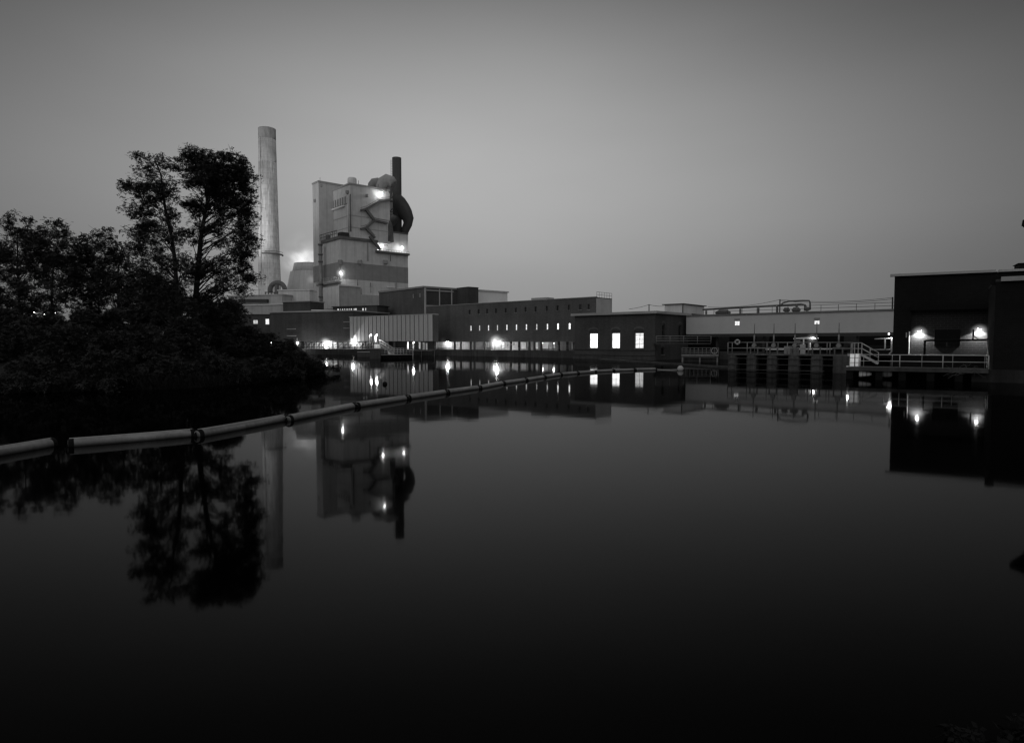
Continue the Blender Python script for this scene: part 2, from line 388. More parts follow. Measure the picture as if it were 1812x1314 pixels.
t = quay.build('quay_wall', 'conc_d'); tag(t, 'low dark concrete quay wall running along the far waterline', 'quay wall')

# ------------------------------------------------------------------ chimney
cc = at(472.6, 240, 395); cx, cy = cc.x, cc.y
mpp = 395/F
t = thing('chimney', (cx, cy, GZ), 'tall pale tapered concrete chimney with a sooty top standing left of the boiler house', 'chimney')
zt = zat(224, 390.5); z1 = zat(243, 390.5)
prof = [(8.0, GZ), (7.2, zat(560, 395)), (6.75, zat(520, 395)), (6.05, zat(430, 395)), (5.55, zat(340, 395)), (5.3, zat(288, 395))]
MB().lathe((cx, cy), prof, 40).build('shaft', 'chim', t)
MB().lathe((cx, cy), [(5.3, zat(288, 395)+.02), (5.12, z1)], 40).build('upper_shaft', 'chim_u', t)
MB().lathe((cx, cy), [(5.14, z1-.1), (5.08, zt-1), (5.16, zt-.9), (5.16, zt), (4.6, zt), (4.6, zt-3)], 40).build('crown', 'soot', t)
mb = MB(); x = -2.0
zz = z1
while zz > 40:
    rr = np.interp(zz, [33, 137], [6.75, 5.1]); hh = random.uniform(1.2, 3.2); mb.box((cx-rr*.44-.1, cy-rr*.92, 0), (1, 0), .18+.5*random.random()**2, -.12-random.random()*.05, zz-hh, zz); zz -= hh-.15
mb.build('ladder_run', 'soot', t)
zp = zat(451, 395); pl = MB()
a0 = [(cx+7.9*math.cos(a), cy+7.9*math.sin(a)) for a in np.linspace(R(-100), R(25), 12)]
pl.tube([(x, y, zp) for x, y in a0], .55, 6); pl.tube([(x, y, zp+1.6) for x, y in a0], .12, 4); pl.build('walkway_ring', 'galv_d', t)

# ------------------------------------------------------------------ cooling tower with its steam
ct = at(551, 500, 345); k = 345/F
t = thing('cooling_tower', (ct.x, ct.y, GZ), 'squat tapered grey tower with steam rising behind the boiler house', 'cooling tower')
MB().lathe((ct.x, ct.y), [(15.4, GZ), (12.7, zat(512, 345)), (10.8, zat(482, 345))], 40).build('lower_shell', 'clad_l', t)
MB().lathe((ct.x, ct.y), [(9.9, zat(484, 345)), (8.9, zat(467, 345)), (8.5, zat(467, 345)), (8.3, zat(471, 345))], 40).build('upper_shell', 'clad_l', t)
sl2 = lamp('glowing lamp low against the side of the tapered tower', at(551, 496, 335), 150, .45, 'yard_lamp', (4, .5), mname='lamp_s')
# steam: a soft cloud, its light put in as emission, strongest low down
m, n = nodes('glowing_steam'); L = n.links.new
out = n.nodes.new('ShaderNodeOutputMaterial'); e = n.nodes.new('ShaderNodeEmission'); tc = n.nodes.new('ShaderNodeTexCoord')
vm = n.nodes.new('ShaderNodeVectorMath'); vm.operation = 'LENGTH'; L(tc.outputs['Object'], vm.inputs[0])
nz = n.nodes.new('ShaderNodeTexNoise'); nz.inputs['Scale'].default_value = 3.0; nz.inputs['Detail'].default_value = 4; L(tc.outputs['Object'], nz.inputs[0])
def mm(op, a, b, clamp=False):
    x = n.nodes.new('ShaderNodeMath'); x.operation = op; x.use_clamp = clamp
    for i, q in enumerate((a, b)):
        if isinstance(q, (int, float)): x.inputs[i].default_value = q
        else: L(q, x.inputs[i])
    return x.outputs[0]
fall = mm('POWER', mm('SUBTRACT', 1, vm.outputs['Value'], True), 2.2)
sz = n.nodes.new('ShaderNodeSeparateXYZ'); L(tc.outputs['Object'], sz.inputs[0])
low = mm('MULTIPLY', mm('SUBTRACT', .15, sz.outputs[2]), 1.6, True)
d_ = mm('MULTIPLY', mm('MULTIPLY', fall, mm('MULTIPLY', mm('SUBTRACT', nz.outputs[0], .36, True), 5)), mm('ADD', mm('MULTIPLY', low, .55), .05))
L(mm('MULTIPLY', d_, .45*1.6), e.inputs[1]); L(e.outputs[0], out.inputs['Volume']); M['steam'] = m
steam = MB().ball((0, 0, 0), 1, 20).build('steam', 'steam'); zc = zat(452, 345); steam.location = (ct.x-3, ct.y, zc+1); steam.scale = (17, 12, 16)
tag(steam, 'bright glowing steam drifting off the tapered tower', 'steam', kind='stuff')

# ------------------------------------------------------------------ boiler house
uL = Vector((-.655, .756, 0)); uR = Vector((.756, .655, 0))
C0 = at(602, 418, 258); C0.z = 0
zA = zat(418, 258); zA2 = zat(441, 262)
def LL(P, px, z): return along(P, uL, px, z)
def LR(P, px, z): return along(P, uR, px, z)
bh = thing('boiler_house', C0+Vector((0, 0, GZ)), 'tall blocky grey boiler house with a dark band and stepped roofs beside the pale chimney', 'power station')
lA = LL(C0, 571, 30); rA = LR(C0, 722, 30); rA1 = LR(C0, 668, 40)
def quadbox(P, l, r, z0, z1):            # a block with its near corner at P, l along uL, r along uR
    pts = [P, P+uR*r, P+uR*r+uL*l, P+uL*l]
    return MB().hexa([p+Vector((0, 0, z0)) for p in pts], [p+Vector((0, 0, z1)) for p in pts])
quadbox(C0, lA, rA1, GZ, zA).build('lower_block', 'clad', bh)
quadbox(C0+uR*(rA1+.01), lA, rA-rA1, GZ, zA2).build('terrace_block', 'clad', bh)
# walls behind the terrace
P = C0+uR*rA1+uL*4.5
quadbox(P, 20, LR(P, 697, 46), zA2-1, zat(428, 268)).build('terrace_wall', 'clad_l', bh)
P2 = C0+uR*LR(C0, 696, 46)+uL*4.3
quadbox(P2, 22, LR(P2, 722, 46), zA2-1, zat(403.5, 270)).build('side_block', 'clad_l', bh)
# upper block
B0 = C0+uR*5.3+uL*1.6
zB = zat(323.8, 262.6)
lB = LL(B0, 570.5, 60); rB = LR(B0, 690, 60)
quadbox(B0, lB, rB, zA-.5, zB).build('upper_block', 'clad', bh)
# stair tower
S0 = C0+uL*(lA+.05); S0 = S0-uR*1.2
lS = LL(S0, 553.5, 60)
zS = zat(320, S0.y)
quadbox(S0, lS, 38, GZ, zS).build('stair_tower', 'clad', bh)
# trims on roofs
def trim(P, l, r, z, h, m, name='roof_edge', o=.35):
    mb = MB()
    mb.hexa([p+Vector((0, 0, z-h)) for p in (P-uR*o-uL*o, P-uL*o+uR*r, P-uL*.02+uR*r, P-uR*.02-uL*.02)], [p+Vector((0, 0, z+.12)) for p in (P-uR*o-uL*o, P-uL*o+uR*r, P-uL*.02+uR*r, P-uR*.02-uL*.02)])
    mb.hexa([p+Vector((0, 0, z-h)) for p in (P-uR*o-uL*(o-.02), P-uR*.02-uL*.02, P-uR*.02+uL*l, P-uR*o+uL*l)], [p+Vector((0, 0, z+.12)) for p in (P-uR*o-uL*(o-.02), P-uR*.02-uL*.02, P-uR*.02+uL*l, P-uR*o+uL*l)])
    return mb.build(name, m, bh)
trim(B0, lB, rB, zB, .5, 'clad_m'); trim(S0, lS, 30, zS, .5, 'clad_m')
trim(C0, lA, rA1, zA, 1.0, 'rust', 'walkway_edge', .6); 
trim(P2, 1, LR(P2, 722, 46), zat(403.5, 270), .5, 'rust')
# dark band, light strip
def band(z0, z1, m, name, o=.18, l=None, r=None, P=C0):
    l = lA if l is None else l; r = rA if r is None else r
    a = P-uR*o-uL*o; pts = [a, P-uL*o+uR*r, P+uR*r-uL*.01, P-uR*.01-uL*.01]
    mb = MB(); mb.hexa([p+Vector((0, 0, z0)) for p in pts], [p+Vector((0, 0, z1)) for p in pts])
    pts = [a+uL*.01, P-uR*.01, P-uR*.01+uL*l, P-uR*o+uL*l]
    mb.hexa([p+Vector((0, 0, z0)) for p in pts], [p+Vector((0, 0, z1)) for p in pts])
    return mb.build(name, m, bh)
band(zat(493, 258), zat(463, 258), 'clad_d', 'dark_band')
band(zat(493, 258), zat(463, 258), 'clad_d', 'dark_band', .2, lS, .2, S0)
band(zat(504, 258), zat(493.2, 258), 'clad', 'light_band', .16)
# annex at its foot
an = C0-uR*1.6-uL*1.6
ra = LR(an, 638, 15)
quadbox(an, LL(an, 570, 15), ra, GZ, zat(504.5, 256)).build('annex', 'clad_m', bh)
mb = MB(); la = LL(an, 570, 15)
pts = [an-uR*.15, an-uR*.01, an-uR*.01+uL*la, an-uR*.15+uL*la]
mb.hexa([p+Vector((0, 0, zat(545, 256))) for p in pts], [p+Vector((0, 0, zat(505.5, 256))) for p in pts]); mb.build('annex_panel', 'clad_l', bh)
P4 = an+uR*(ra+.02); r4 = LR(P4, 678, 15)
quadbox(P4, 6, r4, GZ, zat(521, 262)).build('annex', 'clad_m', bh)
pts = [C0+uR*LR(C0, 639, 20)-uL*.5, C0+uR*(rA+.2)-uL*.5, C0+uR*(rA+.2)-uL*.02, C0+uR*LR(C0, 639, 20)-uL*.02]
MB().hexa([p+Vector((0, 0, GZ)) for p in pts], [p+Vector((0, 0, zat(506, 262))) for p in pts]).build('annex_panel', 'clad', bh)
mb = MB(); mb.box(an-uL*.3-uR*.3, uR, ra+.3, -.3, zat(506, 256), zat(503.6, 256)); mb.build('roof_edge', 'clad_l', bh)
# horizontal joint lines + corner post of the annex
MB().bar(an-uR*.3-uL*.3+Vector((0, 0, GZ)), an-uR*.3-uL*.3+Vector((0, 0, zat(505, 256))), .5).build('corner_post', 'clad_l', bh)
# tall pipe up the stair tower's foot
pp = C0-uR*2.2+uL*(lA-3)
mb = MB(); mb.tube([pp+Vector((0, 0, GZ)), pp+Vector((0, 0, zat(430, 260)))], .75, 12); mb.build('riser_pipe', 'galv_d', bh)
for yy in (428, 446, 459, 500, 523):
    MB().tube([pp+Vector((0, 0, zat(yy, 260)-.3)), pp+Vector((0, 0, zat(yy, 260)+.3))], 1.0, 12).build('pipe_collar', 'rust', bh)
# louvre band on the upper block's left face
d_ = -uL                                  # seen left to right
nB = -uR
def onB(px, z, o=.0): l = LL(B0, px, z); return B0+uL*l-uR*o
zw0, zw1 = zat(362, 266), zat(346, 264)
a, b = onB(579, 60), onB(617, 60)
lv = MB(); pts = [b-uR*.12, b-uR*.01, a-uR*.01, a-uR*.12]
lv.hexa([p+Vector((0, 0, zw0)) for p in pts], [p+Vector((0, 0, zw1)) for p in pts]); lv.build('louvre_band', 'clad_d', bh)
for i in range(9):
    p = b.lerp(a, (i+.5)/9); MB().bar(p-uR*.3+Vector((0, 0, zw0+.2)), p-uR*.3+Vector((0, 0, zw1)), .45).build('mullion', 'clad', bh)
a, b = onB(577, 58), onB(611, 58)
MB().bar(a-uR*.5+Vector((0, 0, zw0-.5)), b-uR*.5+Vector((0, 0, zw0-.5)), .7, .5).build('ledge', 'pale', bh)
for px in (617.5, 621.5, 572.5):
    p = onB(px, 60, .35); y0 = 410 if px > 600 else 372
    MB().tube([p+Vector((0, 0, zat(y0, 262))), p+Vector((0, 0, zat(344 if px > 600 else 330, 262)))], .28, 8).build('drain_pipe', 'rust' if px != 617.5 else 'clad_l', bh)
# ledge with rail on the lower block's left face
a = C0-uR*1.0+uL*1; b = C0-uR*1.0+uL*lA
mb = MB(); 
for k in range(9): p = a.lerp(b, k/8); mb.bar(p+Vector((0, 0, zA)), p+Vector((0, 0, zA+2.4)), .14)
for h in (1.2, 2.4): mb.bar(a+Vector((0, 0, zA+h)), b+Vector((0, 0, zA+h)), .22)
mb.build('roof_railing', 'rust', bh)
pe = C0+uR*2.2+uL*1.0
quadbox(C0+uR*.6+uL*.4, 3.2, 3.6, zA, zA+1.9).build('roof_box', 'dark', bh)
quadbox(C0+uR*1.2+uL*14, 2.2, 1.2, zA, zA+2.6).build('roof_box', 'rust', bh)
# vent on top
v = at(623, 320, 272)
MB().lathe((v.x, v.y), [(1.9, zB-1), (1.9, zat(317, 272)), (1.6, zat(315, 272)), (.2, zat(314.5, 272))], 20).build('roof_vent', 'clad_l', bh)
# zigzag stair on the right face
zig = [((670, 356), (648, 369)), ((648, 369), (637, 372.5)), ((646, 371), (661, 390)), ((661, 390), (684, 395)), ((661, 390), (648, 402.5)), ((648, 402.5), (637, 405)), ((646, 403), (662, 421)), ((690, 353), (670, 355))]
def onR(px, py, P=B0, o=.7):
    l = LR(P, px, 60)
    for _ in range(3):
        p = P+uR*l-uL*o; z = zat(py, p.y)
        l = LR(P, px, z)
    p = P+uR*l-uL*o; return Vector((p.x, p.y, zat(py, p.y)))
for (x0, y0), (x1, y1) in zig:
    a, b = onR(x0, y0), onR(x1, y1); MB().bar(a, b, .9, .75).bar(a+Vector((0, 0, 1.1)), b+Vector((0, 0, 1.1)), .15).build('stair_flight', 'rust', bh)
for (x0, y0), (x1, y1) in [((652, 418), (668, 438)), ((668, 438), (671, 441))]:
    a, b = onR(x0, y0, C0, 1), onR(x1, y1, C0, 1); MB().bar(a, b, 1.0, .9).build('stair_flight', 'rust', bh)
# terrace edge and railing
for s_, (x0, y0, x1, y1) in enumerate([(664, 441.5, 722.5, 449.5)]):
    a, b = onR(x0, y0, C0, .6), onR(x1, y1, C0, .6); a.z = b.z = zA2; MB().bar(a, b, 1.3, .8).build('terrace_edge', 'rust', bh)
    mb = MB()
    for k in range(14): p = a.lerp(b, k/13); mb.bar(p, p+Vector((0, 0, 1.2)), .1)
    mb.bar(a+Vector((0, 0, 1.2)), b+Vector((0, 0, 1.2)), .12); mb.build('terrace_railing', 'galv_d', bh)
# balcony with the lamp, left face
a, b = C0-uR*1.6-uL*1.0, C0-uR*1.6+uL*(lA+3); zb = zat(497, 257)
MB().hexa([p+Vector((0, 0, zb-.7)) for p in (a, a+uR*1.4, b+uR*1.4, b)], [p+Vector((0, 0, zb)) for p in (a, a+uR*1.4, b+uR*1.4, b)]).build('balcony', 'clad_d', bh)
mb = MB()
for k in range(15): p = a.lerp(b, k/14); mb.bar(p+Vector((0, 0, zb)), p+Vector((0, 0, zb+1.9)), .12)
for h in (1.0, 1.9): mb.bar(a+Vector((0, 0, zb+h)), b+Vector((0, 0, zb+h)), .14)
mb.build('balcony_railing', 'galv', bh)
# small marks: vents
for px, py, s in ((616, 338, .6), (648, 346, .5)): p = onR(px, py) if px > 621 else onB(px, 60, .3)+Vector((0, 0, zat(py, 262))); MB().bar(p-Vector((0, 0, s)), p+Vector((0, 0, s)), s*2).build('wall_vent', 'clad_d', bh)
for px, py in ((569.5, 331), (558, 353)):
    l = LL(S0, px, 60); p = S0+uL*l-uR*.2+Vector((0, 0, zat(py, S0.y))); MB().bar(p-Vector((0, 0, .6)), p+Vector((0, 0, .6)), .8).build('wall_vent', 'clad_d', bh)
for px in (601, 636, 681):
    p = onR(px, 463.5, C0, .5); MB().bar(p-Vector((0, 0, .8)), p+Vector((0, 0, .8)), 1.5).build('wall_vent', 'clad_d', bh)
MB().bar(onR(684, 507.5, C0, .7), onR(697, 508.2, C0, .7), .4).build('wall_vent', 'white', bh)

for py, h in ((380, .35), (401, .3)):      # cladding girts on the upper block
    band(zat(py, 262)-.15, zat(py, 262)+h*.5, 'clad_m', 'cladding_girt', .08, lB, rB, B0)
for px, y0, y1 in ((650, 430, 462), (690, 451, 462), (632, 495, 506), (700, 500, 520), (655, 500, 518)):
    a, b = onR(px, y0, C0, .45), onR(px, y1, C0, .45); b.x, b.y = a.x, a.y; MB().tube([b, a], .14, 6).build('drain_pipe', 'rust', bh)
for px in (606, 634, 669): 
    a = onR(px, 330 if px < 650 else 334, B0 if px > 621 else B0, .2) if px > 621 else None
    if a: MB().bar(Vector((a.x, a.y, zB)), Vector((a.x, a.y, zB+1.6)), .16).build('roof_mast', 'rust', bh)
a = S0+uR*2+uL*3; MB().bar(Vector((a.x, a.y, zS)), Vector((a.x, a.y, zS+2.4)), .12).build('roof_mast', 'rust', bh)

# ------------------------------------------------------------------ ducts and steel stack
D = 287
st = at(703, 400, D); r = 7.9*D/F
t = thing('steel_stack', (st.x, st.y, zA2), 'black steel stack with a bulging bypass duct at the right of the boiler house', 'stack')
MB().lathe((st.x, st.y), [(r, zA2), (r, zat(279.5, D)), (r*.88, zat(279.2, D)), (r*.85, zat(282, D))], 28).build('stack_barrel', 'black', t)
pts = [at(x, y, D-.6) for x, y in [(703, 345), (706, 355), (711.5, 367), (717, 378), (722.5, 388), (721.5, 397), (717, 407), (713, 418)]]
MB().tube(pts, [1.4, 2.8, 3.3, 3.3, 2.5, 2.0, 1.8, 1.7], 16).build('bypass_duct', 'black', t)
mb = MB()
for x in (691.5, 694.6): mb.bar(at(x, 283, D), at(x+.6, 352, D), .12)
for k in range(24): y = 284+k*2.9; mb.bar(at(691.6, y, D), at(694.8, y, D), .10)
mb.build('ladder', 'galv_d', t)
D = 279
dt = thing('flue_duct', at(688, 425, D-3), 'grey twin elbow flue ducts joining the roof to the black stack', 'duct')
pts = [at(x, y, D-2) for x, y in [(657, 334), (658, 328), (662, 323.5), (667, 322.5), (671, 326), (672, 334)]]
MB().tube(pts, [1.4, 1.8, 2.0, 2.0, 2.0, 1.8], 16).build('elbow', 'clad_d', dt)
pts = [at(x, y, D-3.4) for x, y in [(674, 340), (675, 331), (679, 323), (685, 319.5), (691, 321.5), (696, 327)]]
MB().tube(pts, [1.8, 2.4, 2.7, 2.8, 2.6, 2.2], 16).build('elbow', 'clad_m', dt)
pts = [at(x, y, D-3) for x, y in [(688, 321), (687.5, 340), (687.5, 352), (686, 372), (687.5, 396), (689, 428)]]
MB().tube(pts, [1.5, 1.7, .9, .8, 1.8, 2.0], 12).build('down_duct', 'rust', dt)
pts = [at(x, y, D-2) for x, y in [(684, 386), (692, 388), (700, 392)]]
MB().tube(pts, [1.3, 2.3, 2.3], 12).build('cross_duct', 'black', dt)
mb = MB()
for (x0, y0), (x1, y1) in [((684, 350), (696, 350)), ((684, 357), (696, 357)), ((684, 375), (696, 375)), ((684, 350), (696, 357)), ((688, 376), (696, 368)), ((686, 340), (695, 349)), ((684, 386), (684, 350)), ((692, 350), (692, 386))]:
    mb.bar(at(x0, y0, D-1.5), at(x1, y1, D-1.5), .3)
mb.build('support_frame', 'rust', dt)
# plant lamps
pl_ = lambda px, py, P, o: onR(px, py, P, o)
lamp('bright flood lamp high on the boiler house under the elbow ducts', pl_(671, 342, B0, 2.0), 34, .32, 'flood_lamp', (2.8, .42), 'plant flood lamps', off=(0, -.9, 0))
lamp('brightest flood lamp at the left end of the boiler house terrace', pl_(679, 435, C0, -2.2), 26, .36, 'flood_lamp', (2.8, .42), 'plant flood lamps', off=(.2, .9, .3))
lamp('flood lamp at the right end of the boiler house terrace', pl_(716, 438.5, C0, -2), 14, .3, 'flood_lamp', (2.4, .42), 'plant flood lamps', off=(-.2, .6, .3))
lamp('flood lamp on the corner of the boiler house balcony in the dark band', at(603, 483, 256), 50, .3, 'flood_lamp', (2.6, .8), 'plant flood lamps', off=(0, .5, .5))
spp = point_light('chimney_flood', (cx-34, cy-62, 22), 165000, 1.0, 52, (cx-4, cy, 100), .8)  # added unseen spot that brightens the left of the shaft

# the plant above, each part scaled about the camera to a nearer distance
def scale_about_camera(root, px, D0, D1):
    k = D1/D0; A0 = at(px, HZ, D0); A1 = at(px, HZ, D1)
    w0 = root.location.copy(); root.location = A1+(w0-A0)*k
    def walk(o):
        if o.type == 'MESH':
            if o.data.name.startswith('haze_glow') or o.name.startswith('haze_glow'): o.scale = o.scale*k
            else: o.data.transform(Matrix.Scale(k, 4))
        elif o.type == 'LIGHT': o.data.energy *= k*k; o.data.shadow_soft_size *= k
        for c in o.children: c.location = c.location*k; walk(c)
    walk(root)
    if root.type == 'EMPTY':
        for o in root.children_recursive:
            if o.type != 'MESH' or o.name.startswith('haze_glow'): continue
            off = parent_world(o).z; co = np.zeros(len(o.data.vertices)*3); o.data.vertices.foreach_get('co', co); co = co.reshape(-1, 3)
            if (co[:, 2]+off).min() < 2.3: co[co[:, 2]+off < 2.3, 2] = GZ-.1-off; o.data.vertices.foreach_set('co', co.ravel()); o.data.update()
roots = [o for o in C.objects if o.parent is None]
for o in roots:
    if o.name.startswith(('boiler_house', 'steel_stack', 'flue_duct', 'flood_lamp')): scale_about_camera(o, 602, 258, 194)
    elif o.name.startswith('chimney') and o.type == 'EMPTY': scale_about_camera(o, 472.6, 395, 200)
    elif o.name.startswith(('cooling_tower', 'yard_lamp')): scale_about_camera(o, 551, 345, 214)
o = steam; k = 214/345; A0 = at(551, HZ, 345); A1 = at(551, HZ, 214); o.location = A1+(o.location-A0)*k; o.scale = o.scale*k
o = spp; k = 200/395; A0 = at(472.6, HZ, 395); A1 = at(472.6, HZ, 200); o.location = A1+(o.location-A0)*k; o.data.energy *= k*k; o.data.shadow_soft_size *= k

# ------------------------------------------------------------------ low plant buildings behind
def block(name, label, cat, px0, px1, ytop, D0, D1, depth, m, z0=GZ, cap=None, capm='fascia', ytop2=None, group=None, ops=(), part='wall'):
    a, b = at(px0, 605, D0), at(px1, 605, D1); a.z = b.z = 0; d = dirn(a, b); L_ = (b-a).length
    z1 = zat(ytop, D0 if ytop2 is None else D0)
    t = thing(name, Vector((a.x, a.y, z0)), label, cat, group)
    mb = MB(); q = -perp(d)
    if ops:
        mb.wall(a, d, L_, z0, z1, ops); 
        mb.wall(a+q*depth, d, L_, z0, z1, (), face=1); 
        for p_ in (a, b): mb.poly([p_+Vector((0, 0, z0)), p_+q*depth+Vector((0, 0, z0)), p_+q*depth+Vector((0, 0, z1)), p_+Vector((0, 0, z1))])
        mb.poly([a+Vector((0, 0, z1)), b+Vector((0, 0, z1)), b+q*depth+Vector((0, 0, z1)), a+q*depth+Vector((0, 0, z1))])
    else: mb.box(a, d, L_, depth, z0, z1)
    mb.build(part, m, t)
    if cap: MB().box(a-d*.25+perp(d)*.25, d, L_+.5, depth+.5, z1+.003, z1+cap).build('roof', capm, t)
    t['_'] = 0; del t['_']
    return t, a, b, d, z1
block('service_building', 'plain pale grey plant block between the chimney foot and the boiler house', 'building', 494, 549, 514.5, 186, 184, 4, 'clad', cap=.3, capm='clad_l')
block('service_building', 'low grey plant block with a dark duct slot left of the chimney foot', 'building', 405, 500, 525, 188, 181, 8, 'clad_m', cap=.3, capm='clad_m')
a = at(424, 532, 185.9); b = at(474, 532.5, 182.3); o_ = MB().bar(a, b, .95).build('roof_duct', 'dark'); tag(o_, 'long dark duct on the front of the low grey block', 'duct')
block('service_building', 'long low pale walled block with a white roof line left of the dark rooftop box', 'building', 392, 506, 542.5, 178, 168, 10, 'clad_m', cap=.28, capm='clad_l')
t = thing('ring_duct', at(491, 530, 189), 'curved grey duct looping up like an arch at the chimney foot', 'duct')
MB().tube([at(491+13*math.cos(a_), 513-13*math.sin(a_), 189) for a_ in np.linspace(R(-20), R(200), 21)], .7, 12).build('arch', 'rust', t)
MB().bar(at(489, 500, 189), at(489, 525, 189), .75).bar(at(492, 503, 189), at(492, 525, 189), .45).build('column', 'rust', t)
mb = MB()
for x in (470, 475, 480, 486): mb.bar(at(x, 517, 188.6), at(x, 528, 188.6), .23)
mb.bar(at(469, 517, 188.6), at(487, 517.5, 188.6), .23).build('frame', 'rust', t)
# brick turbine hall I with rooftop box
ti, aI, bI, dI, zI = block('brick_hall', 'dark brick hall behind the lit footbridge with rooftop box above', 'building', 478, 625, 553.5, 162, 153, 16, 'brickO', z0=3.2, cap=.3, capm='fascia')
tj = block('brick_wing', 'dark brick wing with two small lit windows at the edge of the trees', 'building', 405, 478.5, 557.5, 163, 162.1, 14, 'brickO', cap=.2, capm='dark',
      ops=[(6.5, 7.8, zat(573, 163), zat(566, 163)), (9.75, 10.8, zat(574, 163), zat(564, 163))])
window(tj[0], tj[1], tj[3], 6.5, 7.8, zat(573, 163), zat(566, 163), 'win_dim', bars=(1, 0)); window(tj[0], tj[1], tj[3], 9.75, 10.8, zat(574, 163), zat(564, 163), 'win', bars=(0, 1))
for px in (500, 530, 590): p = at(px, 605, 0.1); 
for yy in (565, 574, 594):
    if yy == 594: a, b = at(508, 594, 158.5), at(524, 594, 157.8)
    elif yy == 565: a, b = at(608, 569.5, 152.5), at(620, 569.2, 151.9)
    else: a, b = at(508, 582, 158.5), at(523, 582, 157.8)
    MB().bar(a, b, .25, .12).build('wall_rail', 'fascia', ti)
MB().bar(at(608, 580.5, 152.5), at(619, 580.5, 151.9), .2, .1).build('wall_rail', 'fascia', ti)
block('rooftop_box', 'dark rooftop box with a pale overhanging roof standing on the brick hall', 'rooftop box', 502, 550, 534.6, 166, 163.5, 6, 'brickO', z0=zI+.31, cap=.25, capm='fascia')
# strip gallery with lit panes
tg, aG, bG, dG, zG = block('lit_gallery', 'narrow dark rooftop gallery with a row of lit panes under the boiler house', 'gallery', 590, 668, 543.5, 172, 166, 5, 'brickO', z0=zat(558, 172), cap=.2, capm='dark',
      ops=[(along(aI, dI, 0, 0)*0+x0, x0+w_, zat(550.5, 170), zat(545.5, 170)) for x0, w_ in [(1.3, .7), (2.2, .45), (2.9, .5), (3.65, .45), (4.4, .5), (5.1, .45), (5.8, .5), (6.7, 1.2), (9.6, .6), (10.5, .5)]])
for x0, w_ in [(1.3, .7), (2.2, .45), (2.9, .5), (3.65, .45), (4.4, .5), (5.1, .45), (5.8, .5), (6.7, 1.2), (9.6, .6), (10.5, .5)]:
    window(tg, aG, dG, x0, x0+w_, zat(550.5, 170), zat(545.5, 170), 'strip', bars=(0, 0), sill=False)
MB().bar(at(551, 548.5, 160), at(592, 549.3, 160), .22).build('roof_line', 'white', ti)
# corrugated hall J
aJ, bJ = at(619.5, 605, 153), at(766, 605, 137.5); aJ.z = bJ.z = 0; dJ = dirn(aJ, bJ); LJ = (bJ-aJ).length; zJ0, zJ1 = 3.15, zat(558.3, 144)
tJ = thing('corrugated_hall', aJ+Vector((0, 0, GZ)), 'windowless ribbed grey metal hall raised above the yard in front of the brick mill', 'building')
mb = MB(); nn = perp(dJ); nrib = 20; stp = LJ/nrib
mb.box(aJ, dJ, LJ, 1.8, zJ0, zJ1); mb.build('core_wall', 'brickO', tJ)
mb = MB()
for k in range(nrib):
    s0 = k*stp+.085; s1 = (k+1)*stp-.085; m_ = (s0+s1)/2; pr = [(s0, .03), (s0+.08, .16), (m_-.06, .16), (m_, .12), (m_+.06, .16), (s1-.08, .16), (s1, .03)]
    for (u0, o0), (u1, o1) in zip(pr, pr[1:]):
        p0 = aJ+dJ*u0+nn*o0; p1 = aJ+dJ*u1+nn*o1; mb.poly([p0+Vector((0, 0, zJ0+.05)), p1+Vector((0, 0, zJ0+.05)), p1+Vector((0, 0, zJ1-.02)), p0+Vector((0, 0, zJ1-.02))])
mb.build('corrugated_sheet', 'jclad', tJ)
mb = MB(); mb.box(aJ+nn*.2-dJ*.1, dJ, LJ+.1, 2.1, zJ1, zJ1+.12); mb.build('roof_edge', 'jclad', tJ)
for s in np.linspace(1, LJ-1, 7):
    MB().box(aJ+dJ*s-nn*1.2, dJ, .35, .35, GZ, zJ0).build('column', 'conc_d', tJ)

# brick block L with white framed bays, box M, pale wall N
LD = 160
L0 = at(750, 605, LD); L0.z = 0
tL = thing('brick_office', L0+Vector((0, 0, GZ)), 'brown brick block with pale framed dark bays and a flat roof behind the ribbed hall', 'building')
zL = zat(509, LD)
lL = LL(L0, 671, 12); rL = LR(L0, 812, 12)
pts = [L0, L0+uR*rL, L0+uR*rL+uL*lL, L0+uL*lL]
MB().hexa([p+Vector((0, 0, GZ)) for p in pts], [p+Vector((0, 0, zL)) for p in pts]).build('wall', 'brickK', tL)
o = .25; q = [L0-uR*o-uL*o, L0+uR*rL-uL*o, L0+uR*rL+uL*lL, L0-uR*o+uL*lL]
MB().hexa([p+Vector((0, 0, zL+.003)) for p in q], [p+Vector((0, 0, zL+.45)) for p in q]).build('roof', 'clad_d', tL)
fb = 'fascia'
def onL(px, o=.1): return L0+uR*LR(L0, px, 12)-uL*o
for px in (752, 777.5, 799):
    p = onL(px); MB().bar(p+Vector((0, 0, 5 if px == 752 else zat(540, LD))), p+Vector((0, 0, zL-.02)), .5 if px == 752 else .3).build('bay_post', fb, tL)
for y, h in ((513, .3), (541, .5)):
    a, b = onL(750.5), onL(802); MB().bar(a+Vector((0, 0, zat(y, LD))), b+Vector((0, 0, zat(y, LD))), .28, h).build('bay_rail', fb, tL)
a, b = onL(754, .03), onL(799, .03); pb = MB(); pb.poly([a+Vector((0, 0, zat(538, LD))), b+Vector((0, 0, zat(538, LD))), b+Vector((0, 0, zat(514, LD))), a+Vector((0, 0, zat(514, LD)))]); pb.build('bay_glazing', 'brickO', tL)
for px in (732, 744): 
    p = L0+uL*LL(L0, px, 14)-uR*.12; MB().bar(p+Vector((0, 0, zat(527, 163))), p+Vector((0, 0, zat(520, 163))), .16).build('wall_strip', 'galv', tL)
Mc = at(829, 605, 163); Mc.z = 0; zM = zat(508.2, 163)
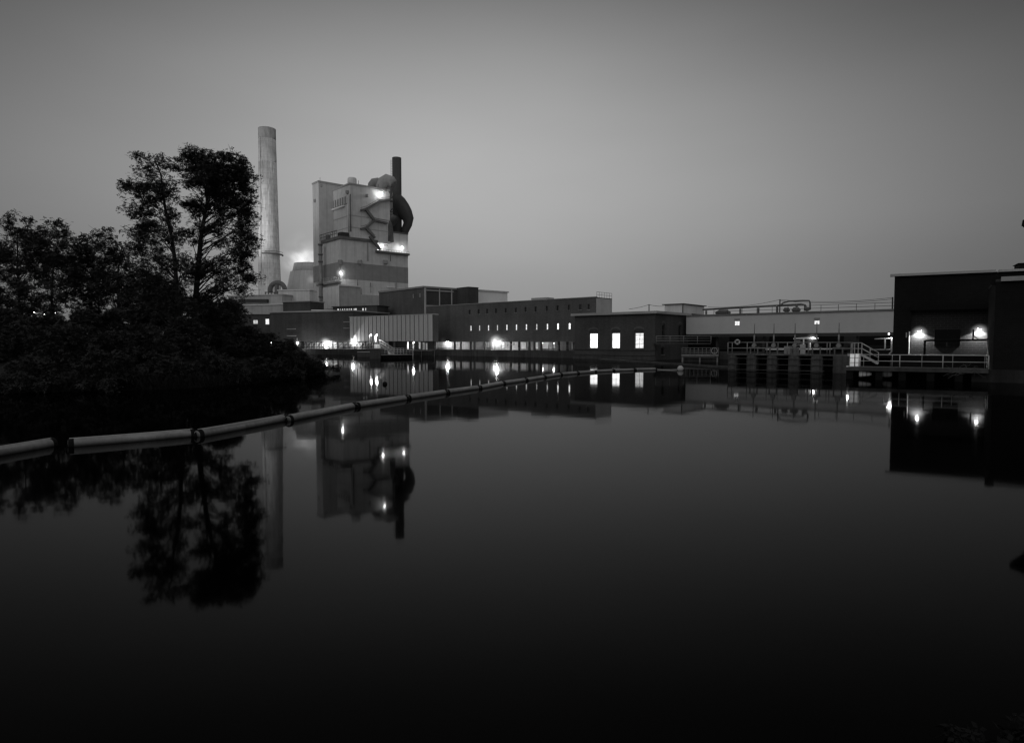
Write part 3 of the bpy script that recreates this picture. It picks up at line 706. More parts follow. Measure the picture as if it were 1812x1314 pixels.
tM = thing('brick_penthouse', Mc+Vector((0, 0, GZ)), 'square dark brick penthouse rising right of the framed bays', 'building')
lM = LL(Mc, 803, 14); rM = LR(Mc, 846.5, 14); pts = [Mc, Mc+uR*rM, Mc+uR*rM+uL*lM, Mc+uL*lM]
MB().hexa([p+Vector((0, 0, GZ)) for p in pts], [p+Vector((0, 0, zM)) for p in pts]).build('wall', 'brickO', tM)
q = [pts[0]-uR*.12-uL*.12, pts[1]-uL*.12, pts[2], pts[3]-uR*.12]; MB().hexa([p+Vector((0, 0, zM+.003)) for p in q], [p+Vector((0, 0, zM+.15)) for p in q]).build('roof', 'dark', tM)
Nc = Mc+uR*(rM+.3)+uL*1.0; rN = LR(Nc, 898, 12); zN = zat(514.3, Nc.y)
tN = thing('pale_block', Nc+Vector((0, 0, GZ)), 'plain pale walled block with a thin roof edge behind the brick mill', 'building')
pts = [Nc, Nc+uR*rN, Nc+uR*rN+uL*9, Nc+uL*9]; MB().hexa([p+Vector((0, 0, GZ)) for p in pts], [p+Vector((0, 0, zN)) for p in pts]).build('wall', 'pale', tN)
q = [Nc-uL*.3, Nc+uR*(rN+.3)-uL*.3, Nc+uR*(rN+.3)+uL*9, Nc+uL*9]; MB().hexa([p+Vector((0, 0, zN+.003)) for p in q], [p+Vector((0, 0, zN+.35)) for p in q]).build('roof', 'clad', tN)

# ------------------------------------------------------------------ long brick mill
def zz(py, D): return zat(py, D)
def kx(px, z=6): return along(K_l, dK, px, z)
HK = zz(525.7, 118); HKl = HK
WK0 = 3.05
wpx = [832.7, 848, 863.8, 879.5, 896.2, 913.2, 930.8, 949, 968, 986.8, 1007.2]
upx = [831, 847, 862, 878, 895, 913, 930, 948, 968, 987, 1007, 1027, 1042]
ops1 = []; ops2 = []
for px in wpx: x = kx(px); ops1.append((x-.26, x+.26, 5.45, 6.65))
for px in upx: x = kx(px, 9.5); ops2.append((x-.3, x+.3, 9.1, 10.1))
tK = thing('brick_mill', K_l+Vector((0, 0, GZ)), 'long dark brick mill with eleven small lit windows raised over a lit yard', 'building')
depthK = along(K_r, -perp(dK), 1083, 10)
qK = -perp(dK)
mb = MB().wall(K_l, dK, LK, WK0, HK, ops1+ops2, .3)
e0, e1 = K_r, K_r+qK*depthK; f0 = K_l+qK*depthK
mb.poly([f0+Vector((0, 0, WK0)), f0+Vector((0, 0, HK)), K_l+Vector((0, 0, HK)), K_l+Vector((0, 0, WK0))])
mb.poly([e1+Vector((0, 0, WK0)), e1+Vector((0, 0, HK)), f0+Vector((0, 0, HK)), f0+Vector((0, 0, WK0))])
mb.poly([K_l+Vector((0, 0, HK)), e0+Vector((0, 0, HK)), e1+Vector((0, 0, HK)), f0+Vector((0, 0, HK))])
mb.poly([K_l+Vector((0, 0, WK0)), f0+Vector((0, 0, WK0)), e1+Vector((0, 0, WK0)), e0+Vector((0, 0, WK0))]); mb.build('wall', 'brickK', tK)
mb = MB(); mb.poly([e0+Vector((0, 0, GZ)), e1+Vector((0, 0, GZ)), e1+Vector((0, 0, HK-.15)), e0+Vector((0, 0, HK-.15))]); mb.build('end_wall', 'clad_m', tK)
MB().box(K_l+perp(dK)*.1-dK*.1, dK, LK+.15, .4, HK+.003, HK+.14).build('coping', 'clad_d', tK)
for i, o in enumerate(ops1): window(tK, K_l, dK, *o, pane=('win', 'win_dim', 'win', 'win_dim', 'win', 'win', 'win', 'win_dim', 'win', 'win_hot', 'win_hot')[i], frame='dark', bars=(0, 1), depth=.25, fw=.05)
for o in ops2: window(tK, K_l, dK, *o, pane='glassdark', frame='dark', bars=(0, 1), depth=.22, fw=.05)
a = K_l+dK*kx(935, 11)+qK*.9; zr = HK; MB().box(a, dK, kx(962, 10)-kx(935, 10), 2.5, HK+.15, HK+.62).build('roof_box', 'clad_m', tK)
railing('small roof railing on the pale end wall of the long brick mill', [e0+qK*.15+Vector((0, 0, HK)), e1-qK*.1+Vector((0, 0, HK))], 1.0, .9, 'rust', .03)
# ground level under the mill: back wall with doors and panels
bw0 = K_l+qK*4.5-dK*1.0
tY = thing('yard_wall', bw0+Vector((0, 0, GZ)), 'limewashed back wall of the lit loading level under the brick mill', 'wall')
MB().box(bw0, dK, LK+1, .3, GZ, WK0-.01).build('wall', 'conc', tY)
def yx(px): return along(bw0, dK, px, 2)
for x0, x1, m_ in [(773, 781, 'room'), (782, 800, 'room'), (802, 810, 'conc'), (839, 854, 'galv_d'), (857, 866, 'room'), (868, 874, 'galv_d'), (889, 893, 'room'), (903, 911, 'galv_d'), (923, 931, 'room'), (944.5, 952.5, 'pale'), (958, 971, 'pale'), (972, 978, 'galv'), (980, 983, 'pale'), (1012, 1014, 'pale')]:
    a = bw0+dK*yx(x0)+perp(dK)*.04; MB().box(a, dK, yx(x1)-yx(x0), -.06, GZ+.25+.3*random.random(), WK0-.1).build('door_panel', m_, tY)
tC = thing('yard_columns', K_l+Vector((0, 0, GZ)), 'dark square columns carrying the brick mill above the lit yard level', 'columns')
for px in (768, 801, 812, 829, 836, 855, 868, 900, 915, 933, 942, 954, 985, 1000, 1015, 1035):
    MB().box(K_l+dK*kx(px, 2)+qK*.3, dK, .35, .35, GZ, WK0-.005).build('column', 'brickO', tC)
railing('grey quayside railing along the right end of the brick mill', [K_l+perp(dK)*1.6+dK*(kx(979, 1.5))+Vector((0, 0, GZ+.05)), K_r+perp(dK)*1.6+dK*(-2.6)+Vector((0, 0, GZ+.05))], .95, 1.2, 'galv_d', .035, group='quayside railings')
# parked things and the two bright yard lamps
lamp('very bright yard lamp below the fourth lit window of the brick mill', K_l+dK*kx(881.5, 2.9)+perp(dK)*.4+Vector((0, 0, zz(606, 134))), 1100, .36, 'yard_lamp', (2.3, 1.6), 'yard lamps', off=(0, .5, -.1))
pw = K_l+dK*kx(785.5, 2.6)+qK*1.2; lamp('bright yard lamp at the left end of the brick mill beside the ribbed hall', pw+Vector((0, 0, 2.75)), 900, .36, 'yard_lamp', (2.2, 1.2), 'yard lamps', off=(0, .3, -.1))
for px, pw_ in ((862, 60), (948, 35), (968, 35), (820, 25)):
    p = K_l+dK*kx(px, 2.6)+qK*2.2+Vector((0, 0, 2.8)); lamp({862: 'small ceiling lamp under the brick mill left of its brightest lamp', 948: 'small ceiling lamp under the eighth lit window of the brick mill', 968: 'small ceiling lamp under the ninth lit window of the brick mill', 820: 'small ceiling lamp left of the lit windows under the brick mill'}[px], p, pw_, .07, 'ceiling_lamp', None, 'ceiling lamps under the brick mill', mname='lamp_s', off=(0, 0, -.25))
# scaffold-like gangway rails under the mill
gw = thing('gangway', K_l+dK*kx(905, 2)+perp(dK)*.5+Vector((0, 0, GZ)), 'pale sloping gangway rails right of the brightest yard lamp', 'gangway')
a = K_l+perp(dK)*1.0
for (x0, z0_, x1, z1_) in [(893, 1.6, 922, 2.9), (893, 2.1, 916, 2.75), (905, 2.9, 925, 1.7), (893, 1.6, 893, 2.2), (905, 2.0, 905, 2.7), (915, 2.2, 915, 2.9)]:
    MB().bar(a+dK*kx(x0, 2)+Vector((0, 0, z0_)), a+dK*kx(x1, 2)+Vector((0, 0, z1_)), .08).build('rail', 'galv_d', gw)

# ------------------------------------------------------------------ pump house O
O_c.z = 0; O_l = Vector((*at(1017, 605, 115.3).xy, 0)); LO = (O_c-O_l).length
rO = along(O_c, dO2, 1218, 5)
HO = zz(550.8, 105)-.35
def ox(px, z=5): return along(O_l, dO, px, z)
tO = thing('pump_house', O_l.lerp(O_c, .5)+Vector((0, 0, 0)), 'low dark brick pump house with three tall lit windows standing in the water', 'building')
wins = [(1043, 1057.5), (1082.3, 1096.8), (1123, 1138.8)]
opsO = [(ox(a_), ox(b_), zz(616, 109), zz(588.5, 109)+.35) for a_, b_ in wins]
mb = MB().wall(O_l, dO, LO, -.8, HO, opsO, .35)
ops_r = []
for px in (1174, 1203): x = along(O_c, dO2, px, 5); ops_r.append((x-.55, x+.55, 3.3, 5.9))
ops_r.append((2.2, 3.4, .9, 2.0))
mb.wall(O_c, dO2, rO, -.8, HO, ops_r, .3)
c3 = O_c+dO2*rO; c4 = O_l+dO2*rO
mb.poly([O_l+Vector((0, 0, -.8)), O_l+Vector((0, 0, HO)), c4+Vector((0, 0, HO)), c4+Vector((0, 0, -.8))][::-1]); mb.poly([c4+Vector((0, 0, -.8)), c4+Vector((0, 0, HO)), c3+Vector((0, 0, HO)), c3+Vector((0, 0, -.8))])
mb.build('wall', 'brickO', tO)
def arch(P, d, a_, b_, z, par, m='brickK', n_=9, rise=.35):
    d = Vector((d.x, d.y, 0)); nr = perp(d); mb = MB()
    for k in range(n_):
        t0, t1 = k/n_, (k+1)/n_; f = lambda t: (a_+(b_-a_)*t, z+rise*(1-(2*t-1)**2))
        (x0, z0_), (x1, z1_) = f(t0), f(t1)
        p = [P+d*x0+nr*.05+Vector((0, 0, z0_)), P+d*x1+nr*.05+Vector((0, 0, z1_)), P+d*x1+nr*.05+Vector((0, 0, z1_+.32)), P+d*x0+nr*.05+Vector((0, 0, z0_+.32))]
        q = [v-nr*.06 for v in p]; mb.poly(p); mb.poly([p[3], p[2], q[2], q[3]]); mb.poly([p[1], p[0], q[0], q[1]])
    return mb.build('window_arch', m, par)
for o, pn in zip(opsO, ('win_hot', 'win_hot', 'win')):
    window(tO, O_l, dO, *o, pane=pn if pn != 'win' else 'win', frame='galv_d', bars=(1, 3) if pn == 'win' else (1, 1), depth=.3, fw=.07)
    # dark board filling the arched head of the opening
    MB().box(O_l+dO*(o[0]+.01)+perp(dO)*-.12, dO, o[1]-o[0]-.02, .1, zz(590, 109)+.02, o[3]-.01).build('head_board', 'brickO', tO)
    arch(O_l, dO, o[0]-.15, o[1]+.15, o[3]+.02, tO)
for o in ops_r[:2]: window(tO, O_c, dO2, *o, pane='glassdark', frame='dark', bars=(1, 2), depth=.25, fw=.08); arch(O_c, dO2, o[0]-.15, o[1]+.15, o[3]+.02, tO)
window(tO, O_c, dO2, *ops_r[2], pane='glassdark', frame='dark', bars=(1, 0), depth=.25); arch(O_c, dO2, ops_r[2][0]-.1, ops_r[2][1]+.1, 2.02, tO)
ov = .55
q = [O_l-dO*ov-dO2*ov, O_c+dO*ov-dO2*ov, c3+dO*ov+dO2*.1, c4-dO*ov]
MB().hexa([p+Vector((0, 0, HO+.003)) for p in q], [p+Vector((0, 0, HO+.42)) for p in q]).build('roof', 'fascia', tO)
for y, h in ((618.5, .16), (627.5, .2)): MB().box(O_l+perp(dO)*.14-dO*.1, dO, LO+.25, .13, zz(y, 110)-h/2, zz(y, 110)+h/2).build('string_course', 'conc_d', tO)
MB().box(O_l+perp(dO)*.3-dO*.2, dO, LO+.5, .29, -.9, .55).build('footing', 'conc_d', tO)
# penthouse
p0 = at(1208, 540, 112); p0.z = 0
tp = thing('roof_penthouse', p0+Vector((0, 0, HO+.43)), 'small pale grey penthouse with a dark flat roof on the pump house', 'penthouse')
lp = along(p0, -dO, 1176, 9); rp = along(p0, dO2, 1246, 9); zp = zz(538.2, 112)
pts = [p0, p0+dO2*rp, p0+dO2*rp-dO*lp, p0-dO*lp]
MB().hexa([p+Vector((0, 0, HO+.43)) for p in pts], [p+Vector((0, 0, zp)) for p in pts]).build('wall', 'clad', tp)
o = .35; q = [p0-dO2*o+dO*o, p0+dO2*(rp+o)+dO*o, p0+dO2*(rp+o)-dO*(lp+o), p0-dO2*o-dO*(lp+o)]
MB().hexa([p+Vector((0, 0, zp+.003)) for p in q], [p+Vector((0, 0, zp+.14)) for p in q]).build('roof', 'dark', tp)
MB().bar(p0-dO2*.06+dO*.06+Vector((0, 0, HO+.43)), p0-dO2*.06+dO*.06+Vector((0, 0, zp)), .14).build('corner_post', 'dark', tp)
pm = at(1148.5, 545, 110); t = thing('wire_pole', Vector((pm.x, pm.y, HO+.42)), 'short dark pole holding wires on the pump house roof', 'pole')
MB().bar(Vector((pm.x, pm.y, HO+.42)), at(1148.5, 538.3, 110), .14).build('pole', 'dark', t)
def sag(a, b, s, n_=12): return [a.lerp(b, k/n_)-Vector((0, 0, s*(1-(2*k/n_-1)**2))) for k in range(n_+1)]
for (q_, lb) in (((at(1113, 546.5, 113.5)), 'thin dark wire running left from the pole on the pump house roof'), (at(1175, 541.5, 111.5), 'thin dark wire from the pump house pole to the penthouse')):
    tag(MB().tube(sag(at(1148.5, 538.8, 110), q_, .12), .035, 5).build('wire', 'dark'), lb, 'wire')
# balconies at its right
def deck(label, px0, px1, D0, D1, ytop, w=1.2, th=.2, m='conc_d', name='platform', under=None):
    a, b = at(px0, 605, D0), at(px1, 605, D1); z = zz(ytop, (D0+D1)/2); a.z = b.z = 0; d = dirn(a, b)
    t = thing(name, a+Vector((0, 0, z)), label, 'platform')
    MB().box(a, d, (b-a).length, w, z-th, z).build('deck', m, t)
    if under is not None:
        n_ = max(2, int((b-a).length/2.5)); 
        for k in range(n_+1): MB().box(a+d*((b-a).length-.25)*k/n_+(-perp(d))*.3, d, .22, .22, under, z-th-.003).build('leg', m, t)
    return t, a+Vector((0, 0, z)), b+Vector((0, 0, z)), d
t_, a, b, d = deck('upper dark walkway bracketed on the right wall of the pump house', 1161, 1258, 103.5, 105, 606.8, 1.4, under=None, m='conc_d')
railing('dull pipe railing of the upper walkway beside the pump house', [a, b], 1.15, 2.6, 'galv_d', .045, 3, group='pump house railings')
t_, a, b, d = deck('lower grey walkway at the water right of the pump house', 1207, 1272, 96, 95, 627, 1.6, .25, m='conc', under=-.6)
railing('closely posted railing of the lower walkway right of the pump house', [a, b], 1.0, .6, 'galv_d', .03, 3, group='pump house railings')
p = at(1264, 627, 95); t = thing('winch_wheel', p, 'small upright hoop wheel at the end of the lower walkway', 'hand wheel')
MB().tube([p+Vector((.45*math.cos(a_), 0, .55+.45*math.sin(a_))) for a_ in np.linspace(0, 2*math.pi, 17)], .04, 6).build('hoop', 'galv', t); MB().bar(p, p+Vector((0, 0, .3)), .12).build('stand', 'galv_d', t)
a, b = at(1211, 605, 97), at(1270, 605, 96); a.z = b.z = 0; d = dirn(a, b); o_ = MB().box(a, d, (b-a).length, 6, -.8, zz(629, 96)-.35).build('intake_block', 'conc_d'); tag(o_, 'low square concrete block under the lower walkway', 'concrete block')
# submerged sill wall in front
a, b = onwater(1058, 636.5), onwater(1286, 651.5); a.z = b.z = 0; d = dirn(a, b)
o_ = MB().box(a, d, (b-a).length, .7, -1, .22).build('sill_wall', 'conc_d'); tag(o_, 'long low concrete sill just above the water leading to the sluice gate', 'sill wall')
# dark hall under and behind the gallery
a, b = at(1214, 605, 121), at(1600, 605, 100); a.z = b.z = 0; d = dirn(a, b)
t = thing('rear_hall', a+Vector((0, 0, GZ)), 'dark low hall in shadow under and behind the raised gallery', 'building')
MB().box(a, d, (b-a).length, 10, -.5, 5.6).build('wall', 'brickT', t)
for s in (6, 13, 20, 27, 34): MB().box(a+d*s+perp(d)*.05, d, 2.2, -.06, 1.6, 4.2).build('shutter', 'dark', t)

# ------------------------------------------------------------------ raised gallery P
G0, G1 = at(1214, 605, 112.5), at(1580, 605, 91.3); G0.z = G1.z = 0; dG_ = dirn(G0, G1); LG = (G1-G0).length
zg0 = zz(590.8, 112); zg0b = zz(588, 91.5); zgt = zz(560, 112); zgtb = zz(550, 91.5)
tG = thing('raised_gallery', G0+Vector((0, 0, zg0)), 'long pale grey gallery with two small lit windows between pump house and right building', 'gallery')
zb_, zt_ = (zg0+zg0b)/2, (zgt+zgtb)/2
def gx(px, z=6): return along(G0, dG_, px, z)
opsG = [(gx(1299.7), gx(1308.8), zz(576, 107), zz(568, 107)), (gx(1440.3), gx(1450.5), zz(574, 99), zz(567.3, 99))]
mb = MB().wall(G0, dG_, LG, zb_, zt_, opsG, .2); qG = -perp(dG_)
A_, B_, C_, D_ = G0, G1, G1+qG*3, G0+qG*3
for p_, r_ in ((B_, C_), (C_, D_), (D_, A_)): mb.poly([p_+Vector((0, 0, zb_)), r_+Vector((0, 0, zb_)), r_+Vector((0, 0, zt_)), p_+Vector((0, 0, zt_))])
mb.poly([v+Vector((0, 0, zt_)) for v in (A_, B_, C_, D_)]); mb.poly([v+Vector((0, 0, zb_)) for v in (D_, C_, B_, A_)]); mb.build('wall', 'beam', tG)
for o in opsG:
    window(tG, G0, dG_, *o, pane='win', frame='galv', bars=(1, 1), depth=.12, fw=.05, sill=False)
    MB().box(G0+dG_*(o[0]-.02)+perp(dG_)*.02, dG_, o[1]-o[0]+.04, -.05, o[3]+.15, o[3]+.42).build('vent_grille', 'clad_d', tG)
MB().box(G0+perp(dG_)*.15, dG_, LG, .3, zt_+.003, zt_+.28).build('roof_edge', 'rust', tG)
MB().box(G0+perp(dG_)*.02, dG_, LG, .4, zb_-.5, zb_-.005).build('bottom_girder', 'dark', tG)
for px in (1262, 1345, 1428, 1512):
    MB().box(G0+dG_*gx(px)+qG*1.2, dG_, .35, .35, 0, zb_-.01).build('pier', 'dark', tG)
rt = zt_+.28
railing('thin dark safety railing along the gallery roof', [G0+dG_*gx(1262)+qG*.2+Vector((0, 0, rt)), G1+qG*.2+Vector((0, 0, rt))], .95, 2.4, 'dark', .035, 1 if False else 2)
# roof pipes, wires
tpz = thing('roof_pipe', G0+dG_*gx(1240)+qG*1.5+Vector((0, 0, rt)), 'long grey pipe on stands along the left half of the gallery roof', 'pipe')
pa, pb = G0+dG_*gx(1236)+qG*1.6, G0+dG_*gx(1411)+qG*1.6
MB().tube([pa+Vector((0, 0, rt+.95)), pb+Vector((0, 0, rt+1.25)), pb+dG_*.6+Vector((0, 0, rt+1.1)), pb+dG_*.9+Vector((0, 0, rt+.3))], .17, 10).build('pipe', 'rust', tpz)
for s in np.linspace(.04, .96, 6): p = pa.lerp(pb, s); MB().bar(p+Vector((0, 0, rt)), p+Vector((0, 0, rt+.75+.3*s)), .2, .3).build('stand', 'rust', tpz)
tp2 = thing('bent_pipe', G0+dG_*gx(1382)+qG*1.0+Vector((0, 0, rt)), 'grey bent pipe arching over the middle of the gallery roof', 'pipe')
P_ = lambda px, y, D_=97: at(px, y, D_)
MB().tube([P_(1380, 541), P_(1386, 535.5), P_(1396, 532.8), P_(1420, 531.8), P_(1432, 532), P_(1433.5, 535), P_(1433.5, 548)], .13, 8).build('pipe', 'rust', tp2)
for px, w_ in ((1275, 26), (1388, 10), (1405, 14), (1424, 7)):
    a = G0+dG_*gx(px, 8)+qG*1.0; lw = gx(px+w_*.5, 8)-gx(px-w_*.5, 8)
    o_ = MB().tube([a+dG_*(-lw/2)+Vector((0, 0, rt+.22)), a+dG_*(-lw/4)+Vector((0, 0, rt+.42)), a+dG_*(lw/4)+Vector((0, 0, rt+.42)), a+dG_*(lw/2)+Vector((0, 0, rt+.2))], [.2, .38, .38, .2], 8).build('roof_vessel', 'rust')
    tag(o_, {1275: 'longest grey lagged vessel lying at the left end of the gallery roof', 1388: 'small lagged vessel right beside the tall wire post on the gallery roof', 1405: 'lagged vessel under the bent pipe on the gallery roof', 1424: 'smallest lagged vessel by the right foot of the bent pipe'}[px], 'vessel', 'lagged vessels on the gallery roof')
def gp(px, y, off=.6):
    p = G0+dG_*gx(px, 8)+qG*off; return Vector((p.x, p.y, zz(y, p.y)))
for px, y, lb in ((1377.5, 529.5, 'tall dark post carrying wires at the middle of the gallery roof'), (1577.5, 525.5, 'dark wire post at the right end of the gallery roof')):
    p = gp(px, y); tag(MB().bar(Vector((p.x, p.y, rt)), p, .14, .14).build('wire_post', 'dark'), lb, 'post')
for pts_, lb in (([gp(1377.5, 530), gp(1577.5, 526.5)], 'upper thin wire between the two posts on the gallery roof'), ([gp(1377.5, 532), gp(1577.5, 529)], 'lower thin wire between the two posts on the gallery roof'), ([gp(1250, 543), gp(1377.5, 530)], 'thin wire from the penthouse to the tall post on the gallery roof')):
    tag(MB().tube(sag(*pts_, .45), .03, 5).build('wire', 'dark'), lb, 'wire')

# ------------------------------------------------------------------ sluice gate structure Q
Q0, Q1 = at(1288, 605, 66.5), at(1500, 605, 61); Q0.z = Q1.z = 0; dQ = dirn(Q0, Q1); LQ = (Q1-Q0).length; qQ = -perp(dQ)
zq = 1.78
def qx(px, z=1.5): return along(Q0, dQ, px, z)
tQ = thing('sluice_gate', Q0+Vector((0, 0, 0)), 'concrete sluice structure with six rounded piers and a railed deck over dark openings', 'sluice gate')
MB().box(Q0, dQ, LQ, 2.6, zq-.14, zq).build('deck', 'conc_p', tQ)
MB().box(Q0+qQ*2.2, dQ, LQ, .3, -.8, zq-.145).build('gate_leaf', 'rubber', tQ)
for i, (x0, x1) in enumerate([(1288, 1303), (1320, 1338), (1356, 1375), (1394, 1415), (1434, 1456)]):
    a_, b_ = qx(x0), qx(x1); w_ = b_-a_; c_ = Q0+dQ*(a_+w_/2)
    mb = MB(); n_ = 8; prof_ = [(-w_/2, 2.1)]+[(-w_/2*math.cos(math.pi*k/n_), .35-.38*math.sin(math.pi*k/n_)) for k in range(n_+1)]+[(w_/2, 2.1)]
    pt = [c_+dQ*u+qQ*v for u, v in prof_]
    for k in range(len(pt)-1): mb.poly([pt[k]+Vector((0, 0, -.8)), pt[k+1]+Vector((0, 0, -.8)), pt[k+1]+Vector((0, 0, zq-.145)), pt[k]+Vector((0, 0, zq-.145))], True)
    mb.build('pier', 'conc_p', tQ)
MB().box(Q0+dQ*qx(1474), dQ, LQ-qx(1474)+.3, 2.1, -.8, zq-.145).build('abutment', 'conc_d', tQ)
for z, x1 in ((1.32, 1478), (.72, 1476), (.16, 1460)):
    MB().bar(Q0-qQ*.14+Vector((0, 0, z)), Q0-qQ*.14+dQ*qx(x1)+Vector((0, 0, z)), .07, .06).build('waling', 'conc_d', tQ)
qa, qb = Q0+qQ*.1+Vector((0, 0, zq)), Q0+dQ*(LQ+.4)+qQ*.1+Vector((0, 0, zq))
railing('grey pipe railing along the front of the sluice deck', [qa, qb], 1.18, 1.9, 'galv_d', .045, 2, group='sluice deck railings')
railing('back railing of the sluice deck seen through the front one', [qa+qQ*2.3, qb+qQ*2.3], 1.18, 2.3, 'galv_d', .04, 2, group='sluice deck railings')
p = Q0+dQ*qx(1305, 2.8)+Vector((0, 0, zz(605, 66))); t = thing('life_ring', p, 'white life ring hung on the left end of the sluice deck railing', 'life ring')
MB().tube([p+dQ*(.21*math.cos(a_))+Vector((0, 0, .21*math.sin(a_)))-qQ*.06 for a_ in np.linspace(0, 2*math.pi, 21)], .085, 8, False).build('ring', 'galv', t)
for a_ in (45, 135, 225, 315):
    a_ = R(a_); c_ = p+dQ*(.21*math.cos(a_))+Vector((0, 0, .21*math.sin(a_)))-qQ*.06; tt = dQ*(-math.sin(a_))+Vector((0, 0, math.cos(a_)))
    MB().tube([c_-tt*.05, c_+tt*.05], .092, 8).build('strap', 'rust', t)
# hoists: one built, four copied
c_ = Q0+dQ*qx(1331, 2.8)+qQ*1.3+Vector((0, 0, zq))
h0 = thing('gate_hoist', c_, 'gate hoist with a tall stem, first from the left on the sluice deck', 'gate hoist', 'gate hoists on the sluice deck')
mb = MB()
for u in (-.35, .35): mb.bar(c_+dQ*u, c_+dQ*u+Vector((0, 0, .62)), .1)
mb.bar(c_-dQ*.5+Vector((0, 0, .66)), c_+dQ*.5+Vector((0, 0, .66)), .14, .12); mb.build('frame', 'rust', h0)
MB().tube([c_+Vector((0, 0, .73)), c_+Vector((0, 0, .95)), c_+Vector((0, 0, 1.12))], [.26, .24, .1], 12).build('gearbox', 'rust', h0)
MB().tube([c_+Vector((0, 0, 1.12)), c_+Vector((0, 0, 1.95))], .085, 8).build('stem_cover', 'galv_d', h0)
MB().tube([c_+Vector((0, 0, 1.95)), c_+Vector((0, 0, 3.0)), c_+Vector((0, 0, 3.12))], [.045, .04, .07], 8).build('stem', 'clad_d', h0)
MB().tube([c_+qQ*-.3+Vector((0, 0, .85)), c_-qQ*.34+Vector((0, 0, .85))], .2, 12).build('hand_wheel', 'galv_d', h0)
for px, nm in ((1366, 'second'), (1404, 'middle'), (1443, 'fourth'), (1483, 'rightmost')):
    c = copy_tree(h0); c.location = Q0+dQ*qx(px, 2.8)+qQ*1.3+Vector((0, 0, zq)); c['label'] = f'gate hoist with a tall stem, {nm} of the five along the sluice deck'
# control cabinets
for px, w_, h_, m_ in ((1383, 1.3, .8, 'galv_d'), (1397, .9, .6, 'galv_d'), (1412, .7, 1.0, 'galv')):
    a = Q0+dQ*qx(px, 2)+qQ*2.0; o_ = MB().box(a, dQ, w_*.7, .4, zq, zq+h_).build('control_cabinet', m_); tag(o_, {1383: 'widest pale control cabinet at the middle of the sluice deck', 1397: 'lowest control cabinet on the sluice deck beside the lit post', 1412: 'tall light control cabinet on the sluice deck'}[px], 'cabinet')
# landing and steps at its right end
la = Q0+dQ*LQ; ea = la+dQ*1.9
t = thing('stair', la+Vector((0, 0, 1)), 'short galvanised stair with sloping handrails going down from the sluice deck', 'stair')
MB().box(la+qQ*.2, dQ, 1.25, 1.4, zq-.12, zq-.005).build('landing', 'galv', t)
for v in (.2, 1.5):
    b0 = la+dQ*1.2+qQ*v+Vector((0, 0, zq)); b1 = la+dQ*2.6+qQ*v+Vector((0, 0, .95))
    MB().bar(b0, b1, .07, .2).build('stringer', 'galv', t)
    for h_ in (1.1, .6): MB().tube([b0+Vector((0, 0, h_)), b1+Vector((0, 0, h_*.95))], .04, 6).build('handrail', 'galv', t)
    for k in (0, .5, 1): p = b0.lerp(b1, k); MB().tube([p, p+Vector((0, 0, 1.08))], .035, 6).build('post', 'galv', t)
for k in range(5): p = (la+dQ*(1.3+.26*k)+qQ*.2); MB().box(p, dQ, .24, 1.3, zq-.17*k-.19, zq-.17*k-.15).build('tread', 'galv_d', t)
mb = MB()
for u in np.linspace(.3, 1.2, 4):
    p = la+dQ*u+qQ*.15+Vector((0, 0, zq)); mb.bar(p, p+Vector((0, 0, 1.15)), .05)
for h_ in (.1, .6, 1.15): mb.bar(la+dQ*.0+qQ*.15+Vector((0, 0, zq+h_)), la+dQ*1.2+qQ*.15+Vector((0, 0, zq+h_)), .05)
mb.build('landing_railing', 'galv', t)
def _sheet(a, b, z0, z1):
    mb = MB(); a = Vector((a.x, a.y, 0)); b = Vector((b.x, b.y, 0)); mb.poly([a+Vector((0, 0, z0)), b+Vector((0, 0, z0)), b+Vector((0, 0, z1)), a+Vector((0, 0, z1))]); return mb
# lit grille gate
ga = at(1503, 648, 52.5); ga.z = .9; t = thing('grille_gate', ga, 'pale brightly lit grille gate below the sluice deck stair', 'gate')
dR0 = Vector((1, -.12, 0)).normalized(); wg = .85; hg = 1.15
mb = MB()
for u in (0, wg*.5, wg): mb.bar(ga+dR0*u, ga+dR0*u+Vector((0, 0, hg)), .05)
for h_ in (0, .4, .8, hg): mb.bar(ga+Vector((0, 0, h_)), ga+dR0*wg+Vector((0, 0, h_)), .05)
mb.build('frame', 'galv_d', t)
for u in (.03, wg*.5+.03):
    _sheet(ga+dR0*u, ga+dR0*(u+wg*.5-.08), ga.z+.03, ga.z+hg-.03).build('mesh_panel', 'trans', t)

# ------------------------------------------------------------------ walkway R and buildings S, T
R0, R1 = at(1497, 605, 51.5), at(1751, 605, 46.8); R0.z = R1.z = 0; dR = dirn(R0, R1); LR_ = (R1-R0).length; qR = -perp(dR)
zR = zz(650, 50)
t = thing('walkway', R0+Vector((0, 0, 0)), 'dark concrete walkway over the water in front of the right building', 'walkway')
def rx(px, z=1.5): return along(R0, dR, px, z)
MB().box(R0, dR, LR_, 2.2, zR-.3, zR).build('deck', 'conc_d', t)
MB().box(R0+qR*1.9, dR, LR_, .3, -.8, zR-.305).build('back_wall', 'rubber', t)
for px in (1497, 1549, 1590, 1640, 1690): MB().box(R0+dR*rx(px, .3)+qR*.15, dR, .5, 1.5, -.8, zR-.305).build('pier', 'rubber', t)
ra_, rb_ = R0+dR*rx(1520)+qR*.1+Vector((0, 0, zR)), R1+qR*.1+Vector((0, 0, zR))
railing('bright two rail pipe railing along the front of the walkway', [ra_, rb_], 1.0, 2.45, 'galv', .032, 2, group='walkway railings')
railing('duller back railing of the walkway with leaning braces', [ra_+qR*1.9+dR*.3, rb_+qR*1.9], .98, 2.2, 'galv_d', .028, 1, group='walkway railings')
